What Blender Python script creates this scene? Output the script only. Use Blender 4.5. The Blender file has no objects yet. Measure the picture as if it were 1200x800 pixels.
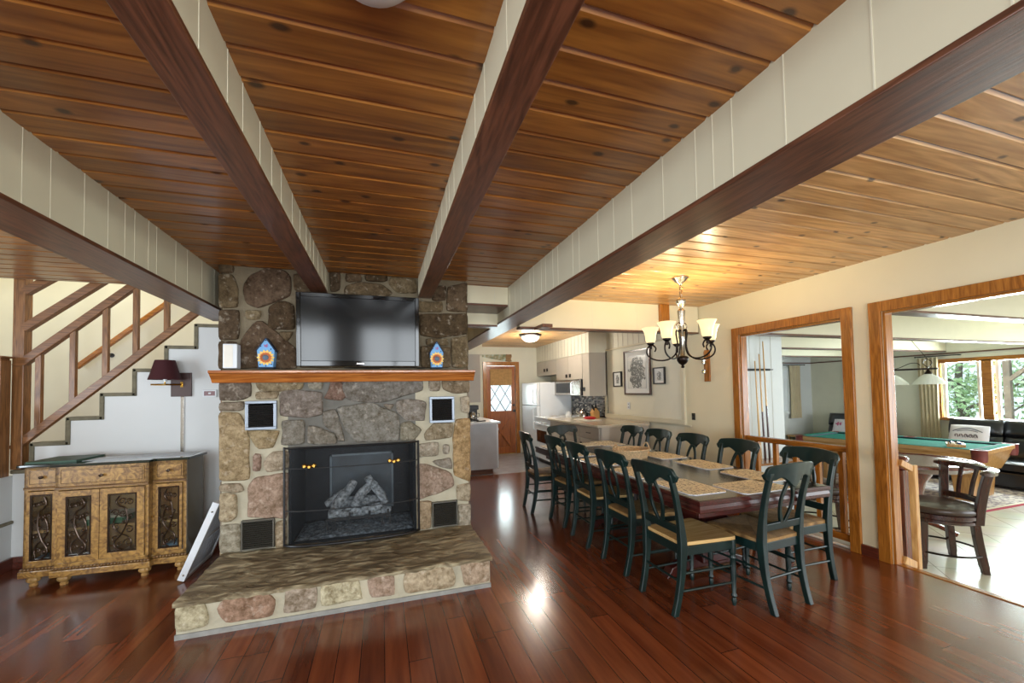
import bpy, bmesh, math, random
from mathutils import Vector, Matrix, noise
random.seed(7)
PI = math.pi
sc = bpy.context.scene
COL = sc.collection
# ---------------------------------------------------------------- camera
YAW, PITCH, ROLL = math.radians(17.796), math.radians(1.804), math.radians(-1.058)
cam_d = bpy.data.cameras.new('camera'); cam = bpy.data.objects.new('camera', cam_d); COL.objects.link(cam)
R = Vector((math.cos(YAW), -math.sin(YAW), 0)); F = Vector((math.sin(YAW), math.cos(YAW), 0)); U = Vector((0, 0, 1))
F2 = F*math.cos(PITCH) + U*math.sin(PITCH); U2 = U*math.cos(PITCH) - F*math.sin(PITCH)
R3 = R*math.cos(ROLL) + U2*math.sin(ROLL); U3 = U2*math.cos(ROLL) - R*math.sin(ROLL)
M = Matrix((R3, U3, -F2)).transposed().to_4x4(); M.translation = Vector((0, 0, 1.45)); cam.matrix_world = M
cam_d.sensor_width = 36; cam_d.lens = 473.39/1200*36
cam_d.shift_y = (443.67-400)/1200
cam_d.clip_start = .05; cam_d.clip_end = 200
sc.camera = cam
# ---------------------------------------------------------------- exposure, world, lights
sc.view_settings.view_transform = 'Standard'; sc.view_settings.look = 'None'
sc.view_settings.gamma = 1; sc.view_settings.use_curve_mapping = False
sc.view_settings.exposure = 0.22
w = bpy.data.worlds.new('world'); sc.world = w; w.use_nodes = True
wn = w.node_tree.nodes; wl = w.node_tree.links
bg = wn['Background']; bg.inputs[0].default_value = (.80, .90, 1.0, 1); bg.inputs[1].default_value = 1.5
def light(name, kind, loc, power, color=(1, 1, 1), size=None, aim=None, radius=None):
    d = bpy.data.lights.new(name, kind); d.energy = power; d.color = color
    o = bpy.data.objects.new(name, d); COL.objects.link(o); o.location = loc
    if size: d.shape = 'RECTANGLE'; d.size, d.size_y = size
    if aim is not None: o.rotation_euler = Vector(aim).to_track_quat('-Z', 'Y').to_euler()
    if radius is not None: d.shadow_soft_size = radius
    return o
DAY = (.90, .96, 1.0)
# daylight through the windows of the wall behind the viewer and of the left wall
light('daylight', 'AREA', (-1.9, -3.12, 1.35), 95, DAY, (1.5, 1.5), (0, 1, 0))
light('daylight', 'AREA', (.3, -3.12, 1.35), 95, DAY, (1.5, 1.5), (0, 1, 0))
light('daylight', 'AREA', (2.5, -3.12, 1.35), 95, DAY, (1.5, 1.5), (0, 1, 0))
light('daylight', 'AREA', (-4.62, 1.2, 1.35), 120, (.80, .90, 1), (1.8, 1.5), (1, 0, 0))
# added downward light above the stairs, for an unseen upstairs window
light('daylight', 'AREA', (-2.6, 5.2, 4.3), 55, (1, .99, .95), (2.5, .9), (0, 0, -1))
# sunroom windows
light('daylight', 'AREA', (11.3, 4.0, 1.35), 410, DAY, (2.8, 1.1), (-1, 0, 0))
light('daylight', 'AREA', (8.2, -1.2, 1.2), 150, DAY, (4.5, 1.9), (0, 1, 0))
# glazed kitchen door
light('daylight', 'AREA', (2.6, 9.45, 1.5), 20, DAY, (.7, .8), (0, -1, 0))

# ---------------------------------------------------------------- materials
MATS = {}
def mk(name):
    m = bpy.data.materials.new(name); m.use_nodes = True
    nt = m.node_tree; b = nt.nodes['Principled BSDF']
    MATS[name] = m
    return m, nt, b
def lk(nt, a, b): nt.links.new(a, b)
def nd(nt, t, **kw):
    n = nt.nodes.new(t)
    for k, v in kw.items(): setattr(n, k, v)
    return n
def S(b, **kw):
    for k, v in kw.items():
        k = k.replace('_', ' ')
        b.inputs[k].default_value = v
def rgb(h): 
    h = h.lstrip('#'); c = [int(h[i:i+2], 16)/255 for i in (0, 2, 4)]
    return tuple((x/12.92 if x <= .04045 else ((x+.055)/1.055)**2.4) for x in c) + (1,)
def paint(name, col, rough=.6, metal=0, var=.06, nscale=6, bump=0, coat=0, spec=.5):
    m, nt, b = mk(name); c = rgb(col)
    n = nd(nt, 'ShaderNodeTexNoise'); n.inputs['Scale'].default_value = nscale; n.inputs['Detail'].default_value = 5
    tc = nd(nt, 'ShaderNodeTexCoord'); lk(nt, tc.outputs['Object'], n.inputs['Vector'])
    r = nd(nt, 'ShaderNodeValToRGB'); e = r.color_ramp.elements
    e[0].position = .3; e[1].position = .7
    e[0].color = tuple(x*(1-var) for x in c[:3])+(1,); e[1].color = tuple(min(1, x*(1+var)) for x in c[:3])+(1,)
    lk(nt, n.outputs['Fac'], r.inputs[0]); lk(nt, r.outputs[0], b.inputs['Base Color'])
    S(b, Roughness=rough, Metallic=metal); b.inputs['Coat Weight'].default_value = coat; b.inputs['Specular IOR Level'].default_value = spec
    if bump:
        bp = nd(nt, 'ShaderNodeBump'); bp.inputs['Strength'].default_value = bump; bp.inputs['Distance'].default_value = .01
        n2 = nd(nt, 'ShaderNodeTexNoise'); n2.inputs['Scale'].default_value = nscale*8; lk(nt, tc.outputs['Object'], n2.inputs['Vector'])
        lk(nt, n2.outputs['Fac'], bp.inputs['Height']); lk(nt, bp.outputs[0], b.inputs['Normal'])
    return m
def wood(name, c1, c2, axis='x', rough=.35, knots=0, plank=None, pdir='y', plen=None, coat=0, scale=1.0, tint=.25, knotcol='#2a1408', gap=None, bump=.15, ring=.5):
    """grain along `axis`; plank = board width measured along `pdir`, plen = board length for staggered butt joints"""
    m, nt, b = mk(name)
    tc = nd(nt, 'ShaderNodeTexCoord'); sep = nd(nt, 'ShaderNodeSeparateXYZ'); lk(nt, tc.outputs['Object'], sep.inputs[0])
    def math_(op, a, bb=None, c=None):
        n = nd(nt, 'ShaderNodeMath', operation=op)
        for i, v in enumerate((a, bb, c)):
            if v is None: continue
            if isinstance(v, (int, float)): n.inputs[i].default_value = v
            else: lk(nt, v, n.inputs[i])
        return n.outputs[0]
    ax = {'x': 0, 'y': 1, 'z': 2}
    rnd = None; edge = None
    if plank:
        pc = math_('DIVIDE', sep.outputs[ax[pdir]], plank)
        idx = math_('FLOOR', pc); fr = math_('FRACT', pc)
        wn1 = nd(nt, 'ShaderNodeTexWhiteNoise', noise_dimensions='1D'); lk(nt, idx, wn1.inputs['W'])
        rnd = wn1.outputs['Value']
        if plen:
            off = math_('MULTIPLY', rnd, 7.3)
            lc = math_('ADD', math_('DIVIDE', sep.outputs[ax[axis]], plen), off)
            li = math_('FLOOR', lc); lf = math_('FRACT', lc)
            s2 = math_('ADD', math_('MULTIPLY', li, 13.7), math_('MULTIPLY', idx, 3.1))
            wn2 = nd(nt, 'ShaderNodeTexWhiteNoise', noise_dimensions='1D'); lk(nt, s2, wn2.inputs['W']); rnd = wn2.outputs['Value']
            d2 = math_('MULTIPLY', math_('MINIMUM', lf, math_('SUBTRACT', 1, lf)), plen)
        d1 = math_('MULTIPLY', math_('MINIMUM', fr, math_('SUBTRACT', 1, fr)), plank)
        edge = math_('MINIMUM', d1, d2) if plen else d1
    # stretched coordinates
    cmb = nd(nt, 'ShaderNodeCombineXYZ')
    for i, k in enumerate('xyz'):
        v = sep.outputs[i]
        v = math_('MULTIPLY', v, (.9 if k == axis else 11.0)*scale)
        if rnd is not None: v = math_('ADD', v, math_('MULTIPLY', rnd, 37.0 + 11*i))
        lk(nt, v, cmb.inputs[i])
    n1 = nd(nt, 'ShaderNodeTexNoise'); n1.inputs['Scale'].default_value = 1; n1.inputs['Detail'].default_value = 4; n1.inputs['Distortion'].default_value = .6
    lk(nt, cmb.outputs[0], n1.inputs['Vector'])
    n2 = nd(nt, 'ShaderNodeTexNoise'); n2.inputs['Scale'].default_value = 6; n2.inputs['Detail'].default_value = 6
    lk(nt, cmb.outputs[0], n2.inputs['Vector'])
    # rings from noise
    rg = math_('FRACT', math_('MULTIPLY', n1.outputs['Fac'], 7.0))
    rg = math_('ABSOLUTE', math_('SUBTRACT', math_('MULTIPLY', rg, 2), 1))
    f = math_('ADD', math_('MULTIPLY', rg, ring*.6), math_('MULTIPLY', n2.outputs['Fac'], 1-ring*.6))
    r = nd(nt, 'ShaderNodeValToRGB'); e = r.color_ramp.elements; e[0].position = .2; e[1].position = .75
    e[0].color = rgb(c1); e[1].color = rgb(c2); lk(nt, f, r.inputs[0]); colr = r.outputs[0]
    if rnd is not None and tint:
        hs = nd(nt, 'ShaderNodeHueSaturation'); lk(nt, colr, hs.inputs['Color'])
        lk(nt, math_('ADD', 1-tint*.5, math_('MULTIPLY', rnd, tint)), hs.inputs['Value']); colr = hs.outputs[0]
    if knots:
        kc = nd(nt, 'ShaderNodeCombineXYZ')
        for i, k in enumerate('xyz'):
            v = math_('MULTIPLY', sep.outputs[i], 1.7 if k == axis else 2.8)
            if rnd is not None and k == axis: v = math_('ADD', v, math_('MULTIPLY', rnd, 19.0))
            lk(nt, v, kc.inputs[i])
        vo = nd(nt, 'ShaderNodeTexVoronoi', voronoi_dimensions='2D'); vo.inputs['Scale'].default_value = knots; lk(nt, kc.outputs[0], vo.inputs['Vector'])
        kd = math_('ADD', vo.outputs['Distance'], math_('MULTIPLY', math_('SUBTRACT', n2.outputs['Fac'], .5), .06))
        kr = nd(nt, 'ShaderNodeMapRange'); kr.inputs['From Min'].default_value = .03; kr.inputs['From Max'].default_value = .07
        kr.inputs['To Min'].default_value = .85; kr.inputs['To Max'].default_value = 0; lk(nt, kd, kr.inputs['Value'])
        mx = nd(nt, 'ShaderNodeMix', data_type='RGBA'); lk(nt, kr.outputs[0], mx.inputs['Factor']); lk(nt, colr, mx.inputs['A']); mx.inputs['B'].default_value = rgb(knotcol)
        colr = mx.outputs['Result']
    if gap and edge is not None:
        gr = nd(nt, 'ShaderNodeMapRange'); gr.inputs['From Min'].default_value = .0012; gr.inputs['From Max'].default_value = .003
        gr.inputs['To Min'].default_value = 1; gr.inputs['To Max'].default_value = 0; lk(nt, edge, gr.inputs['Value'])
        mx = nd(nt, 'ShaderNodeMix', data_type='RGBA'); lk(nt, gr.outputs[0], mx.inputs['Factor']); lk(nt, colr, mx.inputs['A']); mx.inputs['B'].default_value = rgb(gap)
        colr = mx.outputs['Result']
    lk(nt, colr, b.inputs['Base Color'])
    S(b, Roughness=rough); b.inputs['Coat Weight'].default_value = coat; b.inputs['Coat Roughness'].default_value = .18
    bp = nd(nt, 'ShaderNodeBump'); bp.inputs['Strength'].default_value = bump; bp.inputs['Distance'].default_value = .004
    lk(nt, n2.outputs['Fac'], bp.inputs['Height']); lk(nt, bp.outputs[0], b.inputs['Normal'])
    return m
def emis(name, col, strength, base='#ffffff'):
    m, nt, b = mk(name); b.inputs['Base Color'].default_value = rgb(base)
    b.inputs['Emission Color'].default_value = rgb(col); b.inputs['Emission Strength'].default_value = strength
    S(b, Roughness=.4); return m
def glassy(name, tint='#ffffff', mixf=.12, rough=.02):
    m = bpy.data.materials.new(name); m.use_nodes = True; nt = m.node_tree; nt.nodes.clear(); MATS[name] = m
    o = nd(nt, 'ShaderNodeOutputMaterial'); mx = nd(nt, 'ShaderNodeMixShader'); t = nd(nt, 'ShaderNodeBsdfTransparent'); g = nd(nt, 'ShaderNodeBsdfGlossy')
    t.inputs[0].default_value = rgb(tint); g.inputs['Roughness'].default_value = rough; mx.inputs[0].default_value = mixf
    lk(nt, t.outputs[0], mx.inputs[1]); lk(nt, g.outputs[0], mx.inputs[2]); lk(nt, mx.outputs[0], o.inputs[0])
    return m

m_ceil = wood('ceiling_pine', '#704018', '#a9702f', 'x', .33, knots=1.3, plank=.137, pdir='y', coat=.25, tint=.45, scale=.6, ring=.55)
m_ceil_r = wood('ceiling_pine_pale', '#a17440', '#d8ac72', 'x', .36, knots=1.3, plank=.137, pdir='y', coat=.2, tint=.3, scale=.6, ring=.55, gap='#5a3a1c')  # same pine as the left ceiling, its brighter light painted into paler tones
m_floor = wood('floor_laminate', '#52200f', '#824526', 'y', .2, plank=.125, pdir='x', plen=1.2, coat=.4, tint=.5, gap='#240c06', scale=.3, bump=.04, ring=.12)
m_beam_d = wood('beam_dark_wood', '#3b2115', '#744832', 'y', .35, scale=1.3, coat=.2)
m_beam_dx = wood('crossbeam_dark_wood', '#3b2115', '#744832', 'x', .35, scale=1.3, coat=.2)
m_cream = paint('cream_paint', '#cfc8ae', .5, var=.02)
m_caulk = paint('panel_joint', '#dad4bd', .5, var=.02)
m_wall = paint('cream_wall_paint', '#ddd5b6', .55, var=.03, nscale=2, bump=.05)
m_white = paint('white_wall_paint', '#d4d8d8', .5, var=.03, nscale=2, bump=.1)
m_stonecap = paint('grey_stone_cap', '#77725f', .9, var=.25, nscale=14, bump=.8)
m_trim = wood('oak_trim_v', '#7a4512', '#b4742c', 'z', .25, coat=.4, scale=1.4)
m_trim_y = wood('oak_trim_h', '#7a4512', '#b4742c', 'y', .25, coat=.4, scale=1.4)
m_trim_x = wood('oak_trim_x', '#7a4512', '#b4742c', 'x', .25, coat=.4, scale=1.4)
m_stair = wood('stair_wood', '#5a3a22', '#9a6c44', 'x', .4, coat=.1, scale=1.5)
m_stair_z = wood('stair_post_wood', '#5f3e22', '#9f7044', 'z', .4, coat=.1, scale=1.5)
m_base = wood('baseboard_wood', '#3f1a10', '#6a3222', 'y', .3, coat=.3)
m_mantel = wood('mantel_oak', '#864418', '#c07838', 'x', .25, coat=.4)
m_black = paint('black_metal', '#0d0d0f', .4, var=.1)
m_chrome = paint('chrome_metal', '#d8d8d8', .15, metal=1)
m_brass = paint('polished_brass', '#d9b25a', .2, metal=1)
m_bronze = paint('dark_bronze', '#241a14', .3, metal=.7)
m_silver = paint('brushed_silver', '#a8a49c', .25, metal=1)
m_green = paint('green_black_paint', '#08211f', .34, var=.3, nscale=9, coat=.0)
m_kitwall = paint('kitchen_wall_paint', '#dad8c6', .55, var=.02)
m_cab = paint('greige_cabinet_paint', '#b9b2a6', .45, var=.03)
m_soffit = paint('soffit_paint', '#dcdac8', .5, var=.02)
m_fridge = paint('white_enamel', '#dfe4e8', .25, var=.02)
m_counter = paint('pale_counter', '#cbc2ae', .2, var=.08, nscale=30)
# ---------------------------------------------------------------- mesh helpers
def tag(o, label=None, cat=None, group=None, kind=None):
    if label: o['label'] = label
    if cat: o['category'] = cat
    if group: o['group'] = group
    if kind: o['kind'] = kind
    return o
def thing(name, label, cat, loc=(0, 0, 0), rz=0, group=None):
    o = bpy.data.objects.new(name, None); COL.objects.link(o); o.location = loc; o.rotation_euler = (0, 0, rz)
    o.empty_display_size = .1
    return tag(o, label, cat, group)
def copy_tree(o, parent=None):
    c = o.copy(); COL.objects.link(c); c.parent = parent
    for ch in list(o.children): copy_tree(ch, c)
    return c
class MB:
    def __init__(s): s.v = []; s.f = []; s.m = []; s.cur = 0; s.cols = []; s.c = None
    def add(s, vs, fs):
        b = len(s.v); s.v += [tuple(v) for v in vs]
        for f in fs: s.f.append([b+i for i in f]); s.m.append(s.cur); s.cols.append(s.c)
        return s
    def box(s, x0, y0, z0, x1, y1, z1):
        v = [(x0, y0, z0), (x1, y0, z0), (x1, y1, z0), (x0, y1, z0), (x0, y0, z1), (x1, y0, z1), (x1, y1, z1), (x0, y1, z1)]
        return s.add(v, [(0, 3, 2, 1), (4, 5, 6, 7), (0, 1, 5, 4), (1, 2, 6, 5), (2, 3, 7, 6), (3, 0, 4, 7)])
    def obox(s, c, size, mat):  # oriented box, mat = 3x3 Matrix
        c = Vector(c); h = [x/2 for x in size]; vs = []
        for z in (-1, 1):
            for x, y in ((-1, -1), (1, -1), (1, 1), (-1, 1)): vs.append(c + mat @ Vector((x*h[0], y*h[1], z*h[2])))
        return s.add(vs, [(0, 3, 2, 1), (4, 5, 6, 7), (0, 1, 5, 4), (1, 2, 6, 5), (2, 3, 7, 6), (3, 0, 4, 7)])
    def bar(s, a, b, w, d, up=(0, 0, 1)):  # rectangular bar from a to b; w along side, d along up
        a = Vector(a); b = Vector(b); t = (b-a).normalized(); up = Vector(up); side = t.cross(up).normalized(); up2 = side.cross(t)
        mt = Matrix((t, side, up2)).transposed(); return s.obox((a+b)/2, ((b-a).length, w, d), mt)
    def loft(s, rings, cap=True, closed=False):
        n = len(rings[0]); b = len(s.v); s.v += [tuple(p) for r in rings for p in r]; m = len(rings)
        rng = range(m if closed else m-1)
        for i in rng:
            for j in range(n):
                a = b+i*n+j; a2 = b+i*n+(j+1) % n; c = b+((i+1) % m)*n+j; c2 = b+((i+1) % m)*n+(j+1) % n
                s.f.append([a, a2, c2, c]); s.m.append(s.cur); s.cols.append(s.c)
        if cap and not closed:
            s.f.append([b+j for j in range(n)][::-1]); s.m.append(s.cur); s.cols.append(s.c)
            s.f.append([b+(m-1)*n+j for j in range(n)]); s.m.append(s.cur); s.cols.append(s.c)
        return s
    def tube(s, pts, r, n=8, cap=True, closed=False, flat=1.0):
        pts = [Vector(p) for p in pts]; rs = r if isinstance(r, (list, tuple)) else [r]*len(pts)
        rings = []; prev = None; m = len(pts)
        for i, p in enumerate(pts):
            if closed: t = pts[(i+1) % m]-pts[i-1]
            else: t = pts[min(i+1, m-1)]-pts[max(i-1, 0)]
            t.normalize()
            if prev is None:
                a = Vector((0, 0, 1)) if abs(t.z) < .9 else Vector((1, 0, 0))
                u = t.cross(a).normalized()
            else:
                u = (prev - t*prev.dot(t)).normalized()
            prev = u; w = t.cross(u)
            rings.append([p + (u*math.cos(2*PI*k/n) + w*math.sin(2*PI*k/n)*flat)*rs[i] for k in range(n)])
        return s.loft(rings, cap, closed)
    def lathe(s, prof, c=(0, 0, 0), n=16, axis='z', cap=True):
        c = Vector(c); rings = []
        for r, h in prof:
            ring = []
            for k in range(n):
                a = 2*PI*k/n; x, y = r*math.cos(a), r*math.sin(a)
                ring.append(c + (Vector((x, y, h)) if axis == 'z' else Vector((h, x, y)) if axis == 'x' else Vector((y, h, x))))
            rings.append(ring)
        return s.loft(rings, cap)
    def prism(s, poly, t0, t1, plane='xz'):  # 2-D outline extruded along the missing axis
        def P(a, b, t): return {'xz': (a, t, b), 'xy': (a, b, t), 'yz': (t, a, b)}[plane]
        n = len(poly); v = [P(a, b, t0) for a, b in poly] + [P(a, b, t1) for a, b in poly]
        f = [list(range(n))[::-1], [n+i for i in range(n)]] + [[i, (i+1) % n, n+(i+1) % n, n+i] for i in range(n)]
        return s.add(v, f)
    def ball(s, c, r, n=12, sc3=(1, 1, 1)):
        c = Vector(c); rings = []
        for i in range(1, n//2):
            a = PI*i/(n//2); rings.append([c+Vector((r*math.sin(a)*math.cos(2*PI*k/n)*sc3[0], r*math.sin(a)*math.sin(2*PI*k/n)*sc3[1], -r*math.cos(a)*sc3[2])) for k in range(n)])
        return s.loft(rings)
    def pillow(s, w, d, h, c=(0, 0, 0), n=10, mat=None, p=.5, edge=0):
        """soft cushion: w along x, d along y, thickness h"""
        c = Vector(c); top = []; bot = []
        for j in range(n+1):
            for i in range(n+1):
                u = -1+2*i/n; v = -1+2*j/n
                k = (max(0, 1-u**4)**p)*(max(0, 1-v**4)**p)
                q = Vector((u*w/2*(1-.03*(v*v)), v*d/2*(1-.03*(u*u)), 0)); z = h/2*(edge+(1-edge)*k)
                a = Vector((q.x, q.y, z)); b_ = Vector((q.x, q.y, -z))
                if mat: a = mat @ a; b_ = mat @ b_
                top.append(c+a); bot.append(c+b_)
        N = n+1; fs = []; off = N*N
        for j in range(n):
            for i in range(n):
                a = j*N+i; fs.append((a, a+1, a+N+1, a+N)); fs.append((off+a, off+a+N, off+a+N+1, off+a+1))
        rim = [i for i in range(N)] + [j*N+n for j in range(1, N)] + [n*N+i for i in range(n-1, -1, -1)] + [j*N for j in range(n-1, 0, -1)]
        for a, b_ in zip(rim, rim[1:]+rim[:1]): fs.append((a, off+a, off+b_, b_))
        return s.add(top+bot, fs)
    def build(s, name, mat, parent=None, smooth=False, bevel=0, off=None, pivot=None, sub=0, label=None):
        me = bpy.data.meshes.new(name)
        vs = s.v
        if off is not None: vs = [(x-off[0], y-off[1], z-off[2]) for x, y, z in vs]
        loc = None
        if parent is None:
            if pivot is None:
                xs = [v[0] for v in vs]; ys = [v[1] for v in vs]; zs = [v[2] for v in vs]
                pivot = ((min(xs)+max(xs))/2, (min(ys)+max(ys))/2, min(zs))
            vs = [(x-pivot[0], y-pivot[1], z-pivot[2]) for x, y, z in vs]; loc = pivot
        me.from_pydata(vs, [], s.f)
        mats = mat if isinstance(mat, (list, tuple)) else [mat]
        for mm in mats: me.materials.append(mm)
        if len(mats) > 1: me.polygons.foreach_set('material_index', s.m)
        if any(c is not None for c in s.cols):
            ca = me.color_attributes.new('tone', 'FLOAT_COLOR', 'CORNER'); k = 0
            for p, c in zip(me.polygons, s.cols):
                for _ in p.loop_indices: ca.data[k].color = c or (.5, .5, .5, 1); k += 1
        bm = bmesh.new(); bm.from_mesh(me); bmesh.ops.recalc_face_normals(bm, faces=bm.faces[:]); bm.to_mesh(me); bm.free()
        if smooth: me.shade_smooth()
        me.update()
        o = bpy.data.objects.new(name, me); COL.objects.link(o)
        if parent is not None: o.parent = parent
        else: o.location = loc
        if bevel:
            md = o.modifiers.new('bevel', 'BEVEL'); md.width = bevel; md.segments = 2; md.limit_method = 'ANGLE'
        if sub:
            md = o.modifiers.new('sub', 'SUBSURF'); md.levels = sub; md.render_levels = sub
        if label: o['label'] = label
        if smooth and not sub:
            try: me.set_sharp_from_angle(angle=math.radians(40))
            except Exception: pass
        return o
def struct(name, mb, mat, **kw):
    o = mb.build(name, mat, **kw); o['kind'] = 'structure'; return o
def seg(mb, x0, y0, z0, x1, y1, z1): return mb.box(x0, y0, z0, x1, y1, z1)
def arc(c, r, a0, a1, n=12): return [(c[0]+r*math.cos(a0+(a1-a0)*i/n), c[1]+r*math.sin(a0+(a1-a0)*i/n)) for i in range(n+1)]
def smooth_path(pts, n=6):
    pts = [Vector(p) for p in pts]; out = []
    for i in range(len(pts)-1):
        p0 = pts[max(i-1, 0)]; p1 = pts[i]; p2 = pts[i+1]; p3 = pts[min(i+2, len(pts)-1)]
        for k in range(n):
            t = k/n; out.append(.5*((2*p1)+(p2-p0)*t+(2*p0-5*p1+4*p2-p3)*t*t+(3*p1-p0-3*p2+p3)*t**3))
    out.append(pts[-1]); return out
# ================================================================ THE SETTING
O0 = (0, 0, 0)
ZC = 2.50; SF = -.36         # ceiling height, sunroom floor height
struct('floor', MB().box(-4.6, -3.1, -.12, 3.96, 6.9, 0), m_floor, pivot=O0)
m_ktile = paint('grey_kitchen_floor', '#8f9298', .25, var=.12, nscale=5, coat=.3)
struct('floor', MB().box(.2, 6.9, -.12, 4.0, 9.3, -.002), m_ktile, pivot=O0)
# sunroom floor: diagonal cream tiles
def tile_mat(name, c1, c2, grout, size, rot=PI/4, rough=.25):
    m, nt, b = mk(name)
    tc = nd(nt, 'ShaderNodeTexCoord'); mp = nd(nt, 'ShaderNodeMapping'); mp.inputs['Rotation'].default_value = (0, 0, rot); lk(nt, tc.outputs['Object'], mp.inputs[0])
    br = nd(nt, 'ShaderNodeTexBrick'); br.offset = 0; br.inputs['Scale'].default_value = 1; br.inputs['Brick Width'].default_value = size; br.inputs['Row Height'].default_value = size
    br.inputs['Mortar Size'].default_value = .004; br.inputs['Color1'].default_value = rgb(c1); br.inputs['Color2'].default_value = rgb(c2); br.inputs['Mortar'].default_value = rgb(grout)
    lk(nt, mp.outputs[0], br.inputs['Vector'])
    n = nd(nt, 'ShaderNodeTexNoise'); n.inputs['Scale'].default_value = 3; n.inputs['Detail'].default_value = 6; lk(nt, tc.outputs['Object'], n.inputs['Vector'])
    mx = nd(nt, 'ShaderNodeMix', data_type='RGBA', blend_type='MULTIPLY'); mx.inputs['Factor'].default_value = .35; lk(nt, br.outputs[0], mx.inputs['A']); lk(nt, n.outputs['Color'], mx.inputs['B'])
    hs = nd(nt, 'ShaderNodeHueSaturation'); hs.inputs['Saturation'].default_value = .8; hs.inputs['Value'].default_value = 1.15; lk(nt, mx.outputs['Result'], hs.inputs['Color'])
    lk(nt, hs.outputs[0], b.inputs['Base Color']); S(b, Roughness=rough); return m
m_tile = tile_mat('cream_floor_tile', '#cfc6ae', '#dcd4bf', '#8c8472', .46)
struct('floor', MB().box(3.9, -1.6, SF-.1, 11.1, 8.0, SF), m_tile, pivot=O0)
# two steps down from the dining room, behind the threshold
struct('trim_1', MB().box(3.96, -.3, SF, 4.22, 2.22, -.18), m_tile, pivot=O0)
struct('trim_2', MB().box(3.93, -.3, -.035, 3.985, 2.22, .006), m_trim_y, bevel=.004)
# ceilings: individual tongue-and-groove boards with chamfered edges, running left to right
def board_ceiling(x0, x1, y0, y1, z, mat, w=.137, ch=.011):
    mb = MB(); k = math.floor(y0/w)
    while k*w < y1:
        a, b_ = max(y0, k*w), min(y1, (k+1)*w)
        mb.prism([(a, z+.06), (a, z+ch), (a+ch, z), (b_-ch, z), (b_, z+ch), (b_, z+.06)], x0, x1, 'yz'); k += 1
    struct('ceiling', mb, mat, pivot=O0)
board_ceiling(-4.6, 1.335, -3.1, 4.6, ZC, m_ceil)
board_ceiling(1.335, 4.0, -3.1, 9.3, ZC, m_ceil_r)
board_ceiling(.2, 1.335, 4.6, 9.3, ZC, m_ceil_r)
# boxed ceiling beams: cream sides of vertical boards with pale joints, dark wood bottom board
def boxed_beam(n, x0, x1, y0, y1, zb, lip=.0, seed=1):
    rr = random.Random(seed); mb = MB(); mb.box(x0, y0, zb+.02, x1, y1, ZC+.02)
    mb.cur = 1; y = y0+.1
    while y < y1-.05:
        for x in (x0, x1): mb.box(x-.0014, y-.002, zb+.022, x+.0014, y+.002, ZC+.0)
        y += rr.choice([.14, .2, .09, .24, .17])
    o = struct('trim_%d' % n, mb, [m_cream, m_caulk], pivot=O0)
    b = MB().box(x0-lip, y0, zb, x1+lip, y1, zb+.021); struct('trim_%d' % (n+1), b, m_beam_d, bevel=.003, pivot=O0)
boxed_beam(3, -1.55, -1.31, -3.05, 4.58, 2.182, .004, 3)
boxed_beam(5, -.566, -.438, -3.05, 3.74, 2.312, 0, 5)
boxed_beam(7, .318, .438, -3.05, 3.74, 2.318, 0, 8)
boxed_beam(9, 1.215, 1.455, -3.05, 6.95, 2.187, .004, 13)
# cross-beams between fireplace and long beam, header over the kitchen end
def cross(n, x0, x1, y0, y1, zb, zt=ZC+.02):
    mb = MB().box(x0, y0, zb+.02, x1, y1, zt); mb.cur = 1; x = x0+.3
    while x < x1: mb.box(x-.002, y0-.0022, zb+.02, x+.002, y0+.002, zt-.02); x += .61
    struct('trim_%d' % n, mb, [m_wall, m_caulk], pivot=O0)
    struct('trim_%d' % (n+1), MB().box(x0, y0-.004, zb, x1, y1+.004, zb+.021), m_beam_dx, bevel=.003, pivot=O0)
cross(11, .775, 1.213, 3.87, 4.26, 2.305)
cross(13, .2, 1.213, 4.27, 4.40, 2.165)
cross(15, 1.457, 3.9, 4.22, 4.33, 2.15)
struct('trim_17', MB().box(3.29, 4.17, 2.16, 3.42, 4.218, ZC), m_trim, bevel=.003)
struct('trim_18', MB().box(1.62, 3.96, 2.13, 1.74, 4.21, 2.165), m_beam_d, bevel=.003)
# walls -----------------------------------------------------------
def wall_with_holes(name, axis, pos, th, a0, a1, z0, z1, holes, mat):
    """axis 'x': wall in plane x=pos..pos+th spanning y a0..a1; holes = [(a,b,zlo,zhi)]"""
    mb = MB(); hs = sorted(holes); cur = a0
    def B(a, b_, zl, zh):
        if b_-a < 1e-4 or zh-zl < 1e-4: return
        if axis == 'x': mb.box(pos, a, zl, pos+th, b_, zh)
        else: mb.box(a, pos, zl, b_, pos+th, zh)
    for (a, b_, zl, zh) in hs:
        B(cur, a, z0, z1); B(a, b_, z0, zl); B(a, b_, zh, z1); cur = b_
    B(cur, a1, z0, z1)
    return struct(name, mb, mat)
wall_with_holes('wall_right', 'x', 3.92, .08, -3.1, 4.55, SF-.08, 2.52, [(-.3, 2.22, 0-.2, 2.05), (2.52, 3.62, 0, 2.05)], m_wall)
wall_with_holes('wall_back', 'y', -3.2, .1, -4.7, 4.05, -.1, 2.56, [(-2.65, -1.15, .6, 2.1), (-.45, 1.05, .6, 2.1), (1.75, 3.25, .6, 2.1)], m_wall)
wall_with_holes('wall_left', 'x', -4.7, .1, -3.2, 5.9, -.1, 5.0, [(.3, 2.1, .6, 2.1)], m_wall)
m_skin = m_white
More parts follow.
